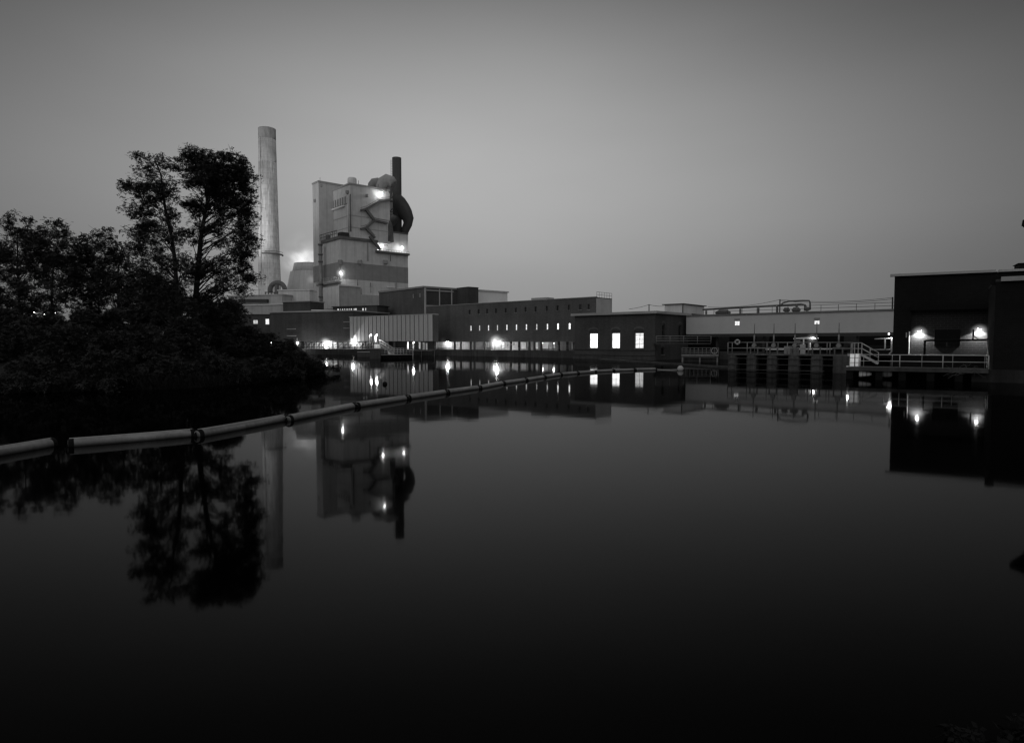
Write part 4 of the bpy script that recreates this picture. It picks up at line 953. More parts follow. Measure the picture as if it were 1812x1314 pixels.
for px, lb in ((1520, 'left of two pale banded drums put in under the walkway'), (1556, 'right of two pale banded drums put in under the walkway')):
    a = at(px, 663.5, 51.6); a.z = .42; t = thing('float', a, lb, 'float', 'pale drums under the walkway')
    l_ = .9; s_ = 1 if px > 1530 else -1; mb = MB()  # pale drum shapes put in for two lens-shaped patches below the deck
    MB().tube([a+dR*l_*k for k in (0, .15, .5, .85, 1)], [.17, .23, .25, .23, .17] if s_ > 0 else [.26, .26, .22, .16, .08], 14).build('drum', 'white', t)
    for k in (.3, .6): MB().tube([a+dR*l_*(k-.015), a+dR*l_*(k+.015)], .262, 14).build('hoop', 'dark', t)
# building S
S_l, S_r = at(1580, 605, 59), at(1763, 605, 55.3); S_l.z = S_r.z = 0; dS = dirn(S_l, S_r); LS = (S_r-S_l).length; qS = -perp(dS)
HS = zz(489, 59)-.02
tS = thing('gatehouse', S_l+Vector((0, 0, 0)), 'tall dark brick building at the right with two lit lamps over its bay', 'building')
def sx_(px, z=3): return along(S_l, dS, px, z)
bay = (sx_(1611), sx_(1751), zz(626, 57), zz(547, 57)+.0)
mb = MB().wall(S_l, dS, LS, -.5, HS, [bay], .45)
S_bl = S_l+Vector((.66, 1, 0)).normalized()*14
for p_, r_ in ((S_bl, S_l), (S_r, S_r+qS*14)): mb.poly([p_+Vector((0, 0, -.5)), r_+Vector((0, 0, -.5)), r_+Vector((0, 0, HS)), p_+Vector((0, 0, HS))])
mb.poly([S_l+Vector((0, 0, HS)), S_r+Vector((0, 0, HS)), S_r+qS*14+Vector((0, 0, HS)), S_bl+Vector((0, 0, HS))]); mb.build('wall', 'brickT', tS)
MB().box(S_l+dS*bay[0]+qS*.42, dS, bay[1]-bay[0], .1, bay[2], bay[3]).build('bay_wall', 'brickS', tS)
MB().box(S_l-dS*.35+perp(dS)*.3, dS, LS+.1, .5, HS+.003, HS+.22).build('roof_edge', 'fascia', tS)
MB().box(S_l+dS*2.5+qS*.5, dS, LS-2.5, 8, HS+.01, HS+.1).build('roof', 'dark', tS)
MB().box(S_l+dS*(bay[0]-.1)+perp(dS)*.06, dS, bay[1]-bay[0]+.2, -.25, zz(548, 57), zz(540, 57)).build('lintel_beam', 'rubber', tS)
dx0, dx1 = sx_(1654), sx_(1700)
MB().box(S_l+dS*dx0+qS*.3, dS, dx1-dx0, .11, zz(612, 57), zz(583, 57)).build('shutter_door', 'rubber', tS)
for px in (1654, 1700, 1677): MB().bar(S_l+dS*sx_(px)+qS*.27+Vector((0, 0, zz(612, 57))), S_l+dS*sx_(px)+qS*.27+Vector((0, 0, zz(583, 57))), .06).build('door_post', 'rubber', tS)
MB().bar(S_l+dS*(bay[0]-.1)+perp(dS)*.03+Vector((0, 0, bay[2]-.1)), S_l+dS*(bay[0]-.1)+perp(dS)*.03+Vector((0, 0, zz(586, 57))), .07).build('corner_guard', 'white', tS)
MB().bar(S_l+dS*(bay[0]-.2)+perp(dS)*.03+Vector((0, 0, bay[2]-.1)), S_l+dS*bay[1]+perp(dS)*.03+Vector((0, 0, bay[2]-.1)), .1).build('bay_sill', 'galv', tS)
MB().bar(S_l+dS*sx_(1603.5)+perp(dS)*.05+Vector((0, 0, zz(597, 58))), S_l+dS*sx_(1603.5)+perp(dS)*.05+Vector((0, 0, zz(588, 58))), .08).build('cable_guard', 'fascia', tS)
for px, py, lb in ((1627, 585.5, 'left wall lamp shining down the brick bay of the right building'), (1733, 583, 'right wall lamp shining down the brick bay of the right building')):
    p = S_l+dS*sx_(px)+qS*.12+Vector((0, 0, zz(py-1, 57.5)))
    t = thing('wall_lamp', p, lb, 'lamp', 'wall lamps on the right building')
    MB().box(p-dS*.13, dS, .26, .28, p.z-.02, p.z+.12).build('housing', 'dark', t)
    MB().box(p-dS*.11+perp(dS)*-.02, dS, .22, .2, p.z-.05, p.z-.022).build('lens', 'lamp', t)
    l = point_light('lamp_light', perp(dS)*-.10+Vector((0, 0, -.1)), 1250, .04, 138, perp(dS)*-.04+Vector((0, 0, -1)), .35); l.rotation_euler = (0, 0, 0); l.parent = t
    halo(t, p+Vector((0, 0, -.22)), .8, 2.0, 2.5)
# dark pipe in front of the bay
t = thing('standpipe', S_l+dS*sx_(1636)+perp(dS)*1.0+Vector((0, 0, zz(627, 56))), 'dark angled pipe standing before the lit brick bay', 'pipe')
fp = lambda px, py, o=1.0: (S_l+dS*along(S_l+perp(dS)*o, dS, px, 2.8)+perp(dS)*o)*1.0+Vector((0, 0, zz(py, 56)))
MB().tube([fp(1636.5, 628), fp(1636.5, 603.5), fp(1638, 602), fp(1752, 601)], .09, 8).build('pipe', 'rubber', t)
MB().bar(fp(1721.5, 602), fp(1721.5, 583), .09).build('post', 'rubber', t); MB().bar(fp(1721.5, 594), fp(1733, 601), .07).build('brace', 'rubber', t)
# building T
T_l, T_r = at(1758.5, 605, 47.5), at(1990, 605, 43.5); T_l.z = T_r.z = 0; dT = dirn(T_l, T_r); LT = (T_r-T_l).length; qT = -perp(dT)
HT = zz(498, 47.3)
tT = thing('brick_annex', T_l+Vector((0, 0, 0)), 'black shadowed brick annex with a pale roof fascia at the far right edge', 'building')
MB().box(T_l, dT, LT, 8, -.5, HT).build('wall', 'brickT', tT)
MB().box(T_l+dT*.3+perp(dT)*.3, dT, LT, .5, HT+.003, HT+.33).build('roof_edge', 'fascia', tT)
MB().box(T_l+perp(dT)*.1+qT*.35, dT, LT, 8, HT+.01, HT+.2).build('roof', 'dark', tT)
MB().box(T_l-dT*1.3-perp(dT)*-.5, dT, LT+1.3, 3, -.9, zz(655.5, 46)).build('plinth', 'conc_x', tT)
p = T_l+qT*.5; tag(MB().bar(p+Vector((0, 0, HT-.2)), p+Vector((0, 0, HT+.5)), .35).bar(p+Vector((0, 0, HT+.45)), p+dT*1.0+Vector((0, 0, HT+.12)), .2).build('roof_bracket', 'rubber'), 'dark triangular bracket where the two right hand roofs meet', 'bracket')
p = S_l+dS*sx_(1806, 9)+qS*.6; tag(MB().box(p, dS, 3, 2, HS+.16, zz(470, 56.5)).box(p-dS*.1+perp(dS)*.1, dS, 3.2, 2.2, zz(470, 56.5)+.002, zz(469, 56.5)).build('roof_unit', 'rubber'), 'black box unit on the roof at the far right edge', 'roof unit')
# extend S behind T
MB().box(S_r+dS*.02, dS, 9, 14, -.5, HS-.01).build('rear_wing', 'brickT', tS); MB().box(S_r+dS*.0+perp(dS)*.28, dS, 9, .5, HS+.006, HS+.2).build('roof_edge', 'clad_m', tS)
# mast with lamp head right of the frame edge
mp_ = at(1849, 420, 34.5); t = thing('lamp_mast', Vector((mp_.x, mp_.y, 0)), 'dark mast with a wedge shaped head just reaching in at the right edge', 'mast')
MB().tube([Vector((mp_.x, mp_.y, -.5)), Vector((mp_.x, mp_.y, zz(390, 34.5)))], [.11, .08], 10).build('pole', 'rubber', t)
h_ = Vector((mp_.x, mp_.y, 0)); za, zb2, zc_ = zz(428, 34.5), zz(397, 34.5), zz(386, 34.5)
MB().hexa([h_+Vector((x, y, za)) for x, y in ((-.12, -.12), (.12, -.12), (.12, .12), (-.12, .12))], [h_+Vector((x, y, zb2)) for x, y in ((-.86, -.5), (.86, -.5), (.86, .5), (-.86, .5))]).build('lamp_hood', 'rubber', t)
MB().hexa([h_+Vector((x, y, zb2+.003)) for x, y in ((-.88, -.52), (.88, -.52), (.88, .52), (-.88, .52))], [h_+Vector((x, y, zc_)) for x, y in ((-.84, -.5), (.84, -.5), (.84, .5), (-.84, .5))]).build('lamp_head', 'rubber', t)
# lit frames between sluice and right building
def pframe(label, segs, D, m, w_, name='pipe_rack'):
    t = thing(name, at(segs[0][0], 622, D), label, 'pipe rack')
    for x0, y0, x1, y1 in segs: MB().bar(at(x0, y0, D), at(x1, y1, D), w_).build('bar', m, t)
    return t
pframe('white lit pipe frame under the gallery behind the sluice deck', [(1404, 599, 1448, 598.2), (1407, 598, 1440, 596.8), (1422, 599, 1422, 617.5), (1355, 618, 1472, 617.2), (1433.5, 605, 1433.5, 617)], 84, 'white', .13)
pframe('pale lit door frame beside the left corner of the right building', [(1548, 599.5, 1579, 598), (1566, 599, 1566, 619), (1577.5, 598, 1577.5, 622), (1540, 618.5, 1577, 618), (1577.5, 622, 1573, 627)], 66, 'galv', .11)
pframe('small pale steps in the light behind the sluice deck', [(1406, 603, 1416, 602.8), (1405, 606.5, 1416, 606.3), (1405, 610, 1416, 609.8)], 83, 'galv', .1, 'step_ladder')
lamp('small lamp glowing under the gallery behind the sluice deck', at(1437, 598.6, 84.5), 120, .09, 'bulkhead_lamp', (1.0, .5), mname='lamp_s', off=(0, -.6, -.2))
lamp('small lamp under the gallery beside the left corner of the right building', at(1573, 590.5, 66.3), 70, .07, 'bulkhead_lamp', None, mname='lamp_s', off=(0, -.5, -.2))
point_light('added_gate_light', ga+Vector((.45, 1.0, .8)), 38, .1)  # added unseen light behind the gate so its panels glow
a, b = at(1470, 605, 84), at(1585, 605, 70); a.z = b.z = 0
o_ = MB().box(at(1500, 605, 78), dirn(a, b), 12, 1, -.5, 2.6).build('rear_wall', 'brickT'); tag(o_, 'low black wall in shadow left of the right building', 'wall')
# branch litter by the walkway
mb = MB()
for k in range(26):
    a = Vector((*at(1682+random.random()*55, 650, 46.2).xy, .75+random.random()*.35)); pts = [a]; d = Vector((random.uniform(-1, 1), random.uniform(-.2, .2), random.uniform(-.25, .35)))
    for j in range(4): pts.append(pts[-1]+d*.28+Vector((random.gauss(0, .06), 0, random.gauss(0, .07))))
    mb.tube(pts, [.02, .016, .012, .01, .006], 5)
tag(mb.build('branch_litter', 'conc_p'), 'tangle of bare branches caught against the right end of the walkway', 'branches', kind='stuff')

# ------------------------------------------------------------------ floating boom
segs = [((-70, 813), (92, 785)), ((124, 786), (341, 768)), ((351, 769), (503, 741)), ((511, 742), (624, 719)), ((631, 718), (717, 705)), ((722, 704), (787, 694.5)), ((791, 694), (845, 686.5)), ((848.5, 686), (888, 678.5)),
        ((890.5, 678), (928, 672.8)), ((931, 672.3), (961, 667.5)), ((963.5, 667), (990, 663)), ((992.5, 662.5), (1020, 660.2)), ((1022.5, 660), (1051, 657.8)), ((1053.5, 657.6), (1083, 656)), ((1086, 655.8), (1121, 654.6)), ((1124, 654.4), (1160, 653.4))]
names = ['leftmost and nearest boom section, cut by the left edge of the frame', 'second boom section from the left, gently curved with a rounded pale end', 'third boom section from the left below the big trees', 'fourth boom section from the left', 'fifth boom section from the left', 'sixth boom section from the left', 'seventh boom section from the left', 'eighth boom section from the left', 'ninth boom section from the left', 'tenth boom section from the left', 'eleventh boom section from the left', 'twelfth boom section, crossing the reflections left of the pump house windows', 'thirteenth boom section, under the first lit pump house window', 'fourteenth boom section, under the middle pump house window', 'fifteenth boom section, last but one before the round buoy', 'last and farthest boom section, tied to the round buoy']
prev = None
for i, ((x0, y0), (x1, y1)) in enumerate(segs):
    a, b = onwater(x0, y0, .05), onwater(x1, y1, .05); rr = .17
    t = thing('boom_float', a, names[i], 'boom float', 'floating boom sections across the pond')
    nn_ = 9; d = (b-a).normalized(); sd = Vector((-d.y, d.x, 0)); sg = .12*(b-a).length*(.45 if i in (1, 2) else .1)*(1 if i % 2 else .6)
    pts = [a.lerp(b, k/nn_)-sd*sg*(1-(2*k/nn_-1)**2)*.35 for k in range(nn_+1)]
    rad = [rr]*(nn_+1)
    pts = [pts[0]-d*.05, pts[0]-d*.035]+pts+[pts[-1]+d*.035, pts[-1]+d*.05]; rad = [rr*.7, rr*.93]+rad+[rr*.93, rr*.7]
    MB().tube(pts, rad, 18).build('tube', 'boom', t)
    mb = MB().tube([p+Vector((0, -.03, rr+.002)) for p in pts[2:-2]], .022, 5); mb.build('highlight_seam', 'fascia', t)  # pale strip along the top, seam and highlight both put into its colour
    for e0, e1 in ((pts[2], pts[3]), (pts[-3], pts[-4])):
        dd = (e1-e0).normalized(); MB().tube([e0-dd*.045, e0-dd*.03, e0+dd*.08, e0+dd*.095], [rr*.9, rr*1.07, rr*1.07, rr*.98], 18).build('end_collar', 'rubber', t)
    if prev is not None:
        if i == 1: MB().tube(sag(prev, a, .16, 6), .04, 8).build('coupling', 'rubber', t)
        else: MB().tube([prev, prev.lerp(a, .5)-Vector((0, 0, .03)), a], [rr*.75, rr*.55, rr*.75], 12).build('coupling', 'rubber', t)
    prev = b
bp_ = onwater(1204, 655.2, .0); bp_.z = .12
tag(MB().tube(sag(prev, bp_, .05, 6), .05, 6).build('mooring_rope', 'fascia'), 'pale rope from the last boom section to the round buoy', 'rope')
t = thing('buoy', bp_, 'round pale buoy at the far end of the floating boom', 'buoy'); MB().ball(bp_+Vector((0, 0, .08)), .32, 18).build('ball', 'galv', t); MB().tube([bp_+Vector((0, 0, .38)), bp_+Vector((0, 0, .46))], .06, 8).build('lifting_eye', 'dark', t)
p = onwater(681, 680, 0); t = thing('buoy', p, 'small dark buoy alone on the water below the ribbed hall', 'buoy'); MB().ball(p+Vector((0, 0, .04)), .17, 14).build('ball', 'rubber', t); MB().tube([p+Vector((.05, 0, .18)), p+Vector((.12, 0, .34))], .04, 6).build('lifting_eye', 'galv_d', t)

# ------------------------------------------------------------------ river bank
S_b = [(-400, 28), (-60, 33), (-31, 36), (-25.6, 38), (-21.6, 40), (-19, 44), (-17.9, 50), (-17.8, 56), (-19, 63), (-26.6, 90), (-41, 120), (-60, 151)]
I_b = [(-400, 60), (-62, 50), (-38, 48), (-33, 48), (-28, 50), (-25, 54), (-23.5, 57), (-22, 60), (-22.5, 66), (-33, 91), (-49, 118), (-70, 146)]
mb = MB(); BZ = 2.6
rings = []
for t_, z_ in ((0, -.4), (.12, .5), (.5, 1.7), (1, BZ)):
    rings.append([Vector((a[0]+(b[0]-a[0])*t_+random.gauss(0, .15), a[1]+(b[1]-a[1])*t_, z_+random.gauss(0, .05))) for a, b in zip(S_b, I_b)])
for r0, r1 in zip(rings, rings[1:]):
    for k in range(len(r0)-1): mb.poly([r0[k], r0[k+1], r1[k+1], r1[k]], True)
mb.poly(rings[-1]+[Vector((-70, 149, BZ)), Vector((-400, 149, BZ))])
tag(mb.build('river_bank', 'soil'), kind='structure')

# ------------------------------------------------------------------ foliage
def leaf_mesh(name, cents, rads, per, size, m, parent, flat=.6, blades=5, droop=.25, seed=0):
    rg = np.random.default_rng(seed)
    cents = np.array(cents); rads = np.array(rads); n_ = len(cents)
    idx = np.repeat(np.arange(n_), per); N = len(idx)
    u = rg.normal(size=(N, 3)); u /= np.linalg.norm(u, axis=1)[:, None]; u *= (rg.random(N)**.45)[:, None]
    u[:, 2] *= flat*1.15; p = cents[idx]+u*rads[idx][:, None]
    nrm = rg.normal(size=(N, 3))*.55; nrm[:, 2] += 1; nrm /= np.linalg.norm(nrm, axis=1)[:, None]
    t1 = np.cross(nrm, rg.normal(size=(N, 3))); t1 /= np.linalg.norm(t1, axis=1)[:, None]; t2 = np.cross(nrm, t1)
    vs = []
    for k in range(blades):
        a = 2*np.pi*k/blades+rg.normal(size=N)*.25; ln = size*(.6+.7*rg.random(N))
        d = t1*np.cos(a)[:, None]+t2*np.sin(a)[:, None]; d[:, 2] -= droop; sd = np.cross(nrm, d); sd /= np.linalg.norm(sd, axis=1)[:, None]
        base = p+d*(ln*.08)[:, None]; tip = p+d*ln[:, None]; mid = p+d*(ln*.5)[:, None]; wd = (ln*.24)[:, None]
        vs.append(np.stack([base, mid+sd*wd, tip, mid-sd*wd], 1))
    V = np.concatenate(vs).reshape(-1, 3)-np.array(parent_world(parent)); Q = len(V)//4
    me = bpy.data.meshes.new(name); me.vertices.add(len(V)); me.vertices.foreach_set('co', V.ravel())
    me.loops.add(Q*4); me.loops.foreach_set('vertex_index', np.arange(Q*4)); me.polygons.add(Q)
    me.polygons.foreach_set('loop_start', np.arange(Q)*4); me.polygons.foreach_set('loop_total', np.full(Q, 4))
    uv = me.uv_layers.new(name='UVMap'); c0 = V.reshape(-1, 4, 3)[:, 0]; uvv = np.repeat(np.stack([c0[:, 0]*1.3+c0[:, 1]*.7, c0[:, 2]*1.3], 1), 4, 0); uv.data.foreach_set('uv', uvv.ravel())
    me.update(); me.validate(); me.materials.append(M[m]); o = bpy.data.objects.new(name, me); C.objects.link(o); o.parent = parent; return o
def branch_path(a, b, up, n_=6):
    c = a.lerp(b, .45)+Vector((0, 0, up)); out = []
    for k in range(n_+1): t_ = k/n_; out.append(a*(1-t_)**2+c*2*t_*(1-t_)+b*t_*t_+Vector((random.gauss(0, .05), random.gauss(0, .05), random.gauss(0, .04)))*(1 if 0 < k < n_ else 0))
    return out
def tree(label, D, trunk, r0, blobs, per=60, size=.2, csize=(.4, .8), dens=1.0, group='trees on the left bank', name='broadleaf_tree', seed=1, depth=1.0, leaf='leaf'):
    """trunk: [(px,py)..] from base up; blobs: (px,py,rx,ry,weight) lumps of crown at the tree's distance"""
    random.seed(seed); rg = random.Random(seed)
    tp = [at(x, y, D+rg.gauss(0, .15)) for x, y in trunk]; mpp = D/F
    tp[0].z = min(tp[0].z, BZ-.3)
    t = thing(name, tp[0], label, 'tree', group)
    n_ = len(tp); rad = [r0*(1-.78*k/(n_-1)) for k in range(n_)]; rad[0] *= 1.3
    MB().tube(tp, rad, 10).build('trunk', 'bark', t)
    cents, rads = [], []; bm_ = MB()
    for bx_, by_, rx_, ry_, w_ in blobs:
        nc = max(3, int(dens*w_*rx_*ry_*mpp*mpp*3.6/(.6*.6)))
        base = at(bx_, by_, D+rg.uniform(-1, 1)*rx_*mpp*.5*depth)
        for _ in range(nc):
            while True:
                u = Vector((rg.uniform(-1, 1), rg.uniform(-1, 1), rg.uniform(-1, 1)))
                if .15 < u.length < 1: break
            c = base+Vector((u.x*rx_*mpp, u.y*rx_*mpp*depth, u.z*ry_*mpp)); r_ = rg.uniform(*csize); cents.append(tuple(c)); rads.append(r_)
            if rg.random() < .5:
                # leave the trunk well below the clump
                want = c.z-(.5*abs(c.x-tp[-1].x)+.8); k = min(range(n_-1), key=lambda q: abs(tp[q].lerp(tp[q+1], .5).z-want)); tt = rg.random(); a = tp[k].lerp(tp[k+1], tt); ra_ = rad[k]*.24
                L_ = (c-a).length; bm_.tube(branch_path(a, c, L_*.12), [max(.015, ra_*(1-.85*q/6)) for q in range(7)], 5, False)
                for _ in range(2):
                    e = c+Vector((rg.gauss(0, 1), rg.gauss(0, 1), rg.gauss(.1, .5)))*r_*.8; bm_.tube([c, c.lerp(e, .5)+Vector((0, 0, .05)), e], [.02, .014, .006], 4, False)
    bm_.build('limbs', 'bark', t)
    leaf_mesh('crown', cents, rads, per, size, leaf, t, seed=seed)
    return t
tree('tall slim tree with an open airy crown, left of the twin tall pair', 48, [(322, 600), (316, 540), (312, 500), (309, 455), (301, 404), (293, 372), (288, 340), (285, 310), (275, 285)], .19,
     [(268, 298, 26, 17, .8), (300, 290, 16, 14, .6), (240, 330, 24, 14, .9), (262, 322, 20, 12, .6), (290, 335, 30, 20, .9), (254, 362, 30, 18, .9), (292, 378, 26, 18, .8), (250, 392, 26, 18, .8), (272, 412, 34, 18, .9), (315, 425, 20, 22, .7), (258, 438, 34, 18, .9),
      (290, 462, 34, 16, .7), (326, 470, 22, 18, .7), (262, 490, 40, 26, 1.1), (285, 525, 44, 22, 1.1), (330, 540, 40, 18, 1.1), (318, 505, 26, 14, .6), (250, 276, 10, 7, .8), (224, 325, 8, 6, .6)], dens=1.9, seed=3, per=46, size=.135, csize=(.35, .95))
tree('tallest tree with a dense top heavy crown, right of the twin tall pair', 49.5, [(343, 610), (345, 560), (347, 520), (351, 470), (355, 425), (360, 394), (366, 360), (369, 330), (372, 296)], .26,
     [(352, 290, 34, 20, 1.3), (392, 300, 42, 24, 1.5), (345, 272, 14, 9, 1), (424, 315, 28, 24, 1.2), (370, 325, 44, 22, 1.5), (422, 350, 26, 16, 1), (405, 362, 40, 22, 1.1), (350, 365, 28, 20, .8), (436, 385, 24, 14, .9), (395, 402, 36, 18, .9), (430, 420, 20, 15, .9), (412, 438, 36, 16, .9),
      (342, 412, 20, 22, .6), (434, 455, 16, 20, .8), (395, 470, 34, 16, .8), (432, 485, 26, 12, .8), (360, 470, 24, 18, .6), (400, 500, 34, 12, .6), (428, 515, 14, 14, .6), (375, 522, 28, 16, .8), (335, 485, 24, 16, .6), (440, 395, 10, 6, .7), (441, 340, 8, 8, .7), (446, 490, 7, 6, .6), (405, 275, 16, 8, 1), (430, 292, 12, 10, 1)], dens=1.75, seed=5, per=54, size=.14, csize=(.35, 1.0))
lt = [(-35, 84, 372, 70, 'leftmost bank tree, cut by the left edge of the frame'), (38, 82, 378, 52, 'broad bank tree with the highest top at the far left'), (95, 80, 392, 40, 'bank tree with a ragged twiggy top, third from the left'), (158, 84, 408, 46, 'rounded bank tree in the middle of the left group'),
      (208, 80, 406, 40, 'bank tree with a fine open edge left of the tall pair'), (262, 86, 470, 34, 'lower bank tree filling the gap below the tall pair'), (392, 82, 532, 36, 'low dark tree behind the foot of the tallest tree')]
for i, (px, D, top, w_, lb) in enumerate(lt):
    rg = random.Random(40+i); h = 590-top
    bl = []
    for k in range(19):
        f = k/18; yy = top+16+f*(h*.8); ww = w_*(.45+.55*math.sin(math.pi*min(1, .25+f*.8)))
        bl.append((px+rg.uniform(-.95, .95)*ww, yy+rg.uniform(-6, 6), ww*.55, 15+rg.random()*8, 1.0 if f > .25 else .8))
    tree(lb, D*.94, [(px+rg.uniform(-4, 4), 605), (px+2, 570), (px+rg.uniform(-6, 6), 530), (px+rg.uniform(-8, 8), 480 if top < 500 else 560), (px+rg.uniform(-8, 8), top+30)], .24, bl, per=26, size=.24, csize=(.5, 1.15), dens=.58 if top < 500 else 1.0, seed=60+i)
def shrub(px, D, top, w_, lb, dens=1, leaf='leaf_l', size=.16, grp='shrubs on the near bank'):
    rg = random.Random(int(px*7+D)); mpp = D/F; b = at(px, 605, D)
    zt_ = zat(top, D); t = thing('shrub', Vector((b.x, b.y, .4)), lb, 'shrub', grp)
    cents, rads = [], []; n_ = int(26*dens*(w_*mpp)*max(1, zt_)/6)
    bm_ = MB()
    for _ in range(n_):
        f = rg.random(); z = .3+(zt_-.5)*f; ww = w_*mpp*.5*math.sqrt(max(.06, 1-(f*.97)**2)); a_ = rg.random()*6.28; q = rg.random()**.5
        c = Vector((b.x+math.cos(a_)*ww*q, b.y+math.sin(a_)*ww*.6*q, z)); cents.append(tuple(c)); rads.append(rg.uniform(.35, .7))
        if rg.random() < .5: bm_.tube(branch_path(Vector((b.x+rg.gauss(0, .4), b.y, .3)), c, .3), [.03, .028, .025, .022, .018, .012, .008], 4, False)
    bm_.build('stems', 'bark', t); leaf_mesh('foliage', cents, rads, 58, size, leaf, t, flat=.7, blades=4, seed=int(px)+500)
for q_ in ((10, 66, 545, 110, 'understory shrub under the leftmost tree'), (95, 68, 556, 100, 'understory shrub behind the third bank tree'), (150, 66, 548, 90, 'understory thicket below the rounded middle tree'), (205, 68, 545, 100, 'tall understory thicket behind the small arched glow'), (255, 66, 522, 90, 'tallest understory thicket left of the slim tall tree'),
    (300, 64, 505, 70, 'understory thicket behind the slim tall tree trunk'), (365, 62, 530, 90, 'understory thicket behind the tallest tree trunk'), (60, 72, 562, 90, 'low understory shrub below the broad tree'), (412, 62, 528, 50, 'narrow thicket at the right foot of the tallest tree')): shrub(*q_, dens=.9, leaf='leaf', size=.2, grp='understory behind the bank shrubs')
sh = [(-40, 42, 585, 150, 'wide dark shrub at the left edge of the bank'), (40, 44, 572, 130, 'dark shrub below the broad leftmost trees'), (118, 41, 575, 130, 'shrub with faintly lit leaves, third from the left on the bank'), (195, 43, 588, 120, 'low dark shrub in the middle of the left bank'),
      (262, 44, 578, 120, 'dark shrub left of the tall twin trunks'), (330, 47, 562, 110, 'dark shrub at the foot of the tall twin trees'), (392, 50, 548, 100, 'tall dark shrub right of the tall twin trees'), (436, 52, 574, 84, 'shrub below the two lit windows of the brick wing'),
      (470, 52, 588, 80, 'shrub stepping down left of the footbridge'), (502, 53, 606, 70, 'shrub stepping down in front of the footbridge'), (530, 55, 622, 60, 'small waterside shrub near the tip of the bank'), (556, 58, 638, 44, 'last tiny waterside shrub at the tip of the bank'),
      (60, 38, 632, 160, 'low waterside shrub at the left on the near shore'), (180, 39, 622, 150, 'low waterside shrub with the palest leaves, second from the left'), (290, 42, 630, 130, 'low waterside shrub in the middle of the near shore'), (385, 45, 628, 120, 'low spiky waterside shrub below the tall trees'), (460, 49, 632, 100, 'low waterside shrub right of the tall trees')]
for a_ in sh: shrub(*a_)
for q_ in ((584, 60, 643, 34, 'thin straggling bush leaning over the water at the bank tip'), (566, 56, 628, 30, 'wispy bush standing up from the bank tip'), (520, 51, 596, 40, 'straggly bush rising in front of the footbridge left end'), (356, 45, 640, 60, 'wispy bush hanging over the water below the tall trees')): shrub(*q_, dens=.45, grp='straggly bushes on the bank')
# weeds at the camera's feet
t = thing('weed_clump', Vector((3.9, 4.4, 0)), 'dark leafy weeds at the water edge in the bottom right corner', 'weeds')
rg = random.Random(31); cents = [(3.15+rg.random()*1.2, 3.9+rg.random()*.75, rg.uniform(-.05, .16)) for _ in range(46)]
leaf_mesh('foliage', cents, [.13]*46, 16, .075, 'leaf_d', t, flat=.5, blades=4, seed=90)
mb = MB()
for c in cents[::2]: mb.tube([Vector((c[0], c[1], -.05)), Vector((c[0]+.02, c[1], c[2]*.6)), Vector(c)], [.006, .005, .003], 4, False)
mb.build('stems', 'bark', t)
# reeds
mb = MB(); rg = random.Random(9)
for _ in range(900):
    k = rg.randrange(2, 8); t_ = rg.random(); a = S_b[k]; b = S_b[k+1]; x = a[0]+(b[0]-a[0])*t_+rg.gauss(0, .25); y = a[1]+(b[1]-a[1])*t_+rg.uniform(-.1, .9); h = rg.uniform(.4, 1.2); l_ = rg.gauss(0, .35)
    mb.poly([(x-.02, y, -.1), (x+.02, y, -.1), (x+l_*.5+.012, y-.1, h*.7), (x+l_, y-.15, h)])
tag(mb.build('reeds', 'leaf_d'), 'dark reeds and grass along the foot of the left bank', 'reeds', kind='stuff')
# far woods behind the left trees
cents, rads = [], []; rg = random.Random(12)
t = thing('distant_wood', Vector((-150, 190, 1)), 'dark distant wood forming one low mass behind the left bank trees', 'wood'); t['kind'] = 'stuff'
for _ in range(900): x = rg.uniform(-330, -72); f = rg.random(); cents.append((x, 190+rg.uniform(-6, 6)+abs(x)*.05, 1+f*(13+3*math.sin(x*.11)+2*math.sin(x*.37)))); rads.append(rg.uniform(1.2, 2.4))
o_ = leaf_mesh('foliage', cents, rads, 26, .7, 'leaf', t, seed=77, blades=3); o_['kind'] = 'stuff'
# distant lights glimpsed through the trees
for px, py, D, pw_, b_, lb in ((4, 551, 150, 0, .3, 'distant yard light at the left edge seen through the trees'), (60, 553, 150, 0, .2, 'distant yard light low behind the broad left tree'), (78, 557, 150, 0, .24, 'brightest distant yard light behind the left tree trunks'), (97, 554, 150, 0, .16, 'small distant yard light right of the brightest one'), (253, 576, 120, 0, .12, 'tiny distant light just right of the small arched glow'), (480, 606, 120, 0, .1, 'tiny light low in front of the brick wing behind the shrubs')):
    p = at(px, py, D); t = thing('yard_lamp', p, lb, 'lamp', 'distant yard lights'); MB().ball(p, b_, 10).build('bulb', 'lamp_s', t); MB().bar(Vector((p.x, p.y+.3, BZ-.5)), p+Vector((0, .3, b_)), .08).build('pole', 'dark', t)
p = at(224, 574, 120); t = thing('arched_lamp', p, 'small arched glow low behind the shrubs left of the tall trees', 'lamp')
MB().tube([p+Vector((.7*math.cos(a_), 0, .35*math.sin(a_))) for a_ in np.linspace(0, math.pi, 10)], .13, 6).build('bulb', 'win', t)
o_ = MB().box(at(20, 605, 152), (1, .05), 14, 4, BZ-.3, 7.4).build('shed_wall', 'room'); 
bpy.data.objects.remove(o_)

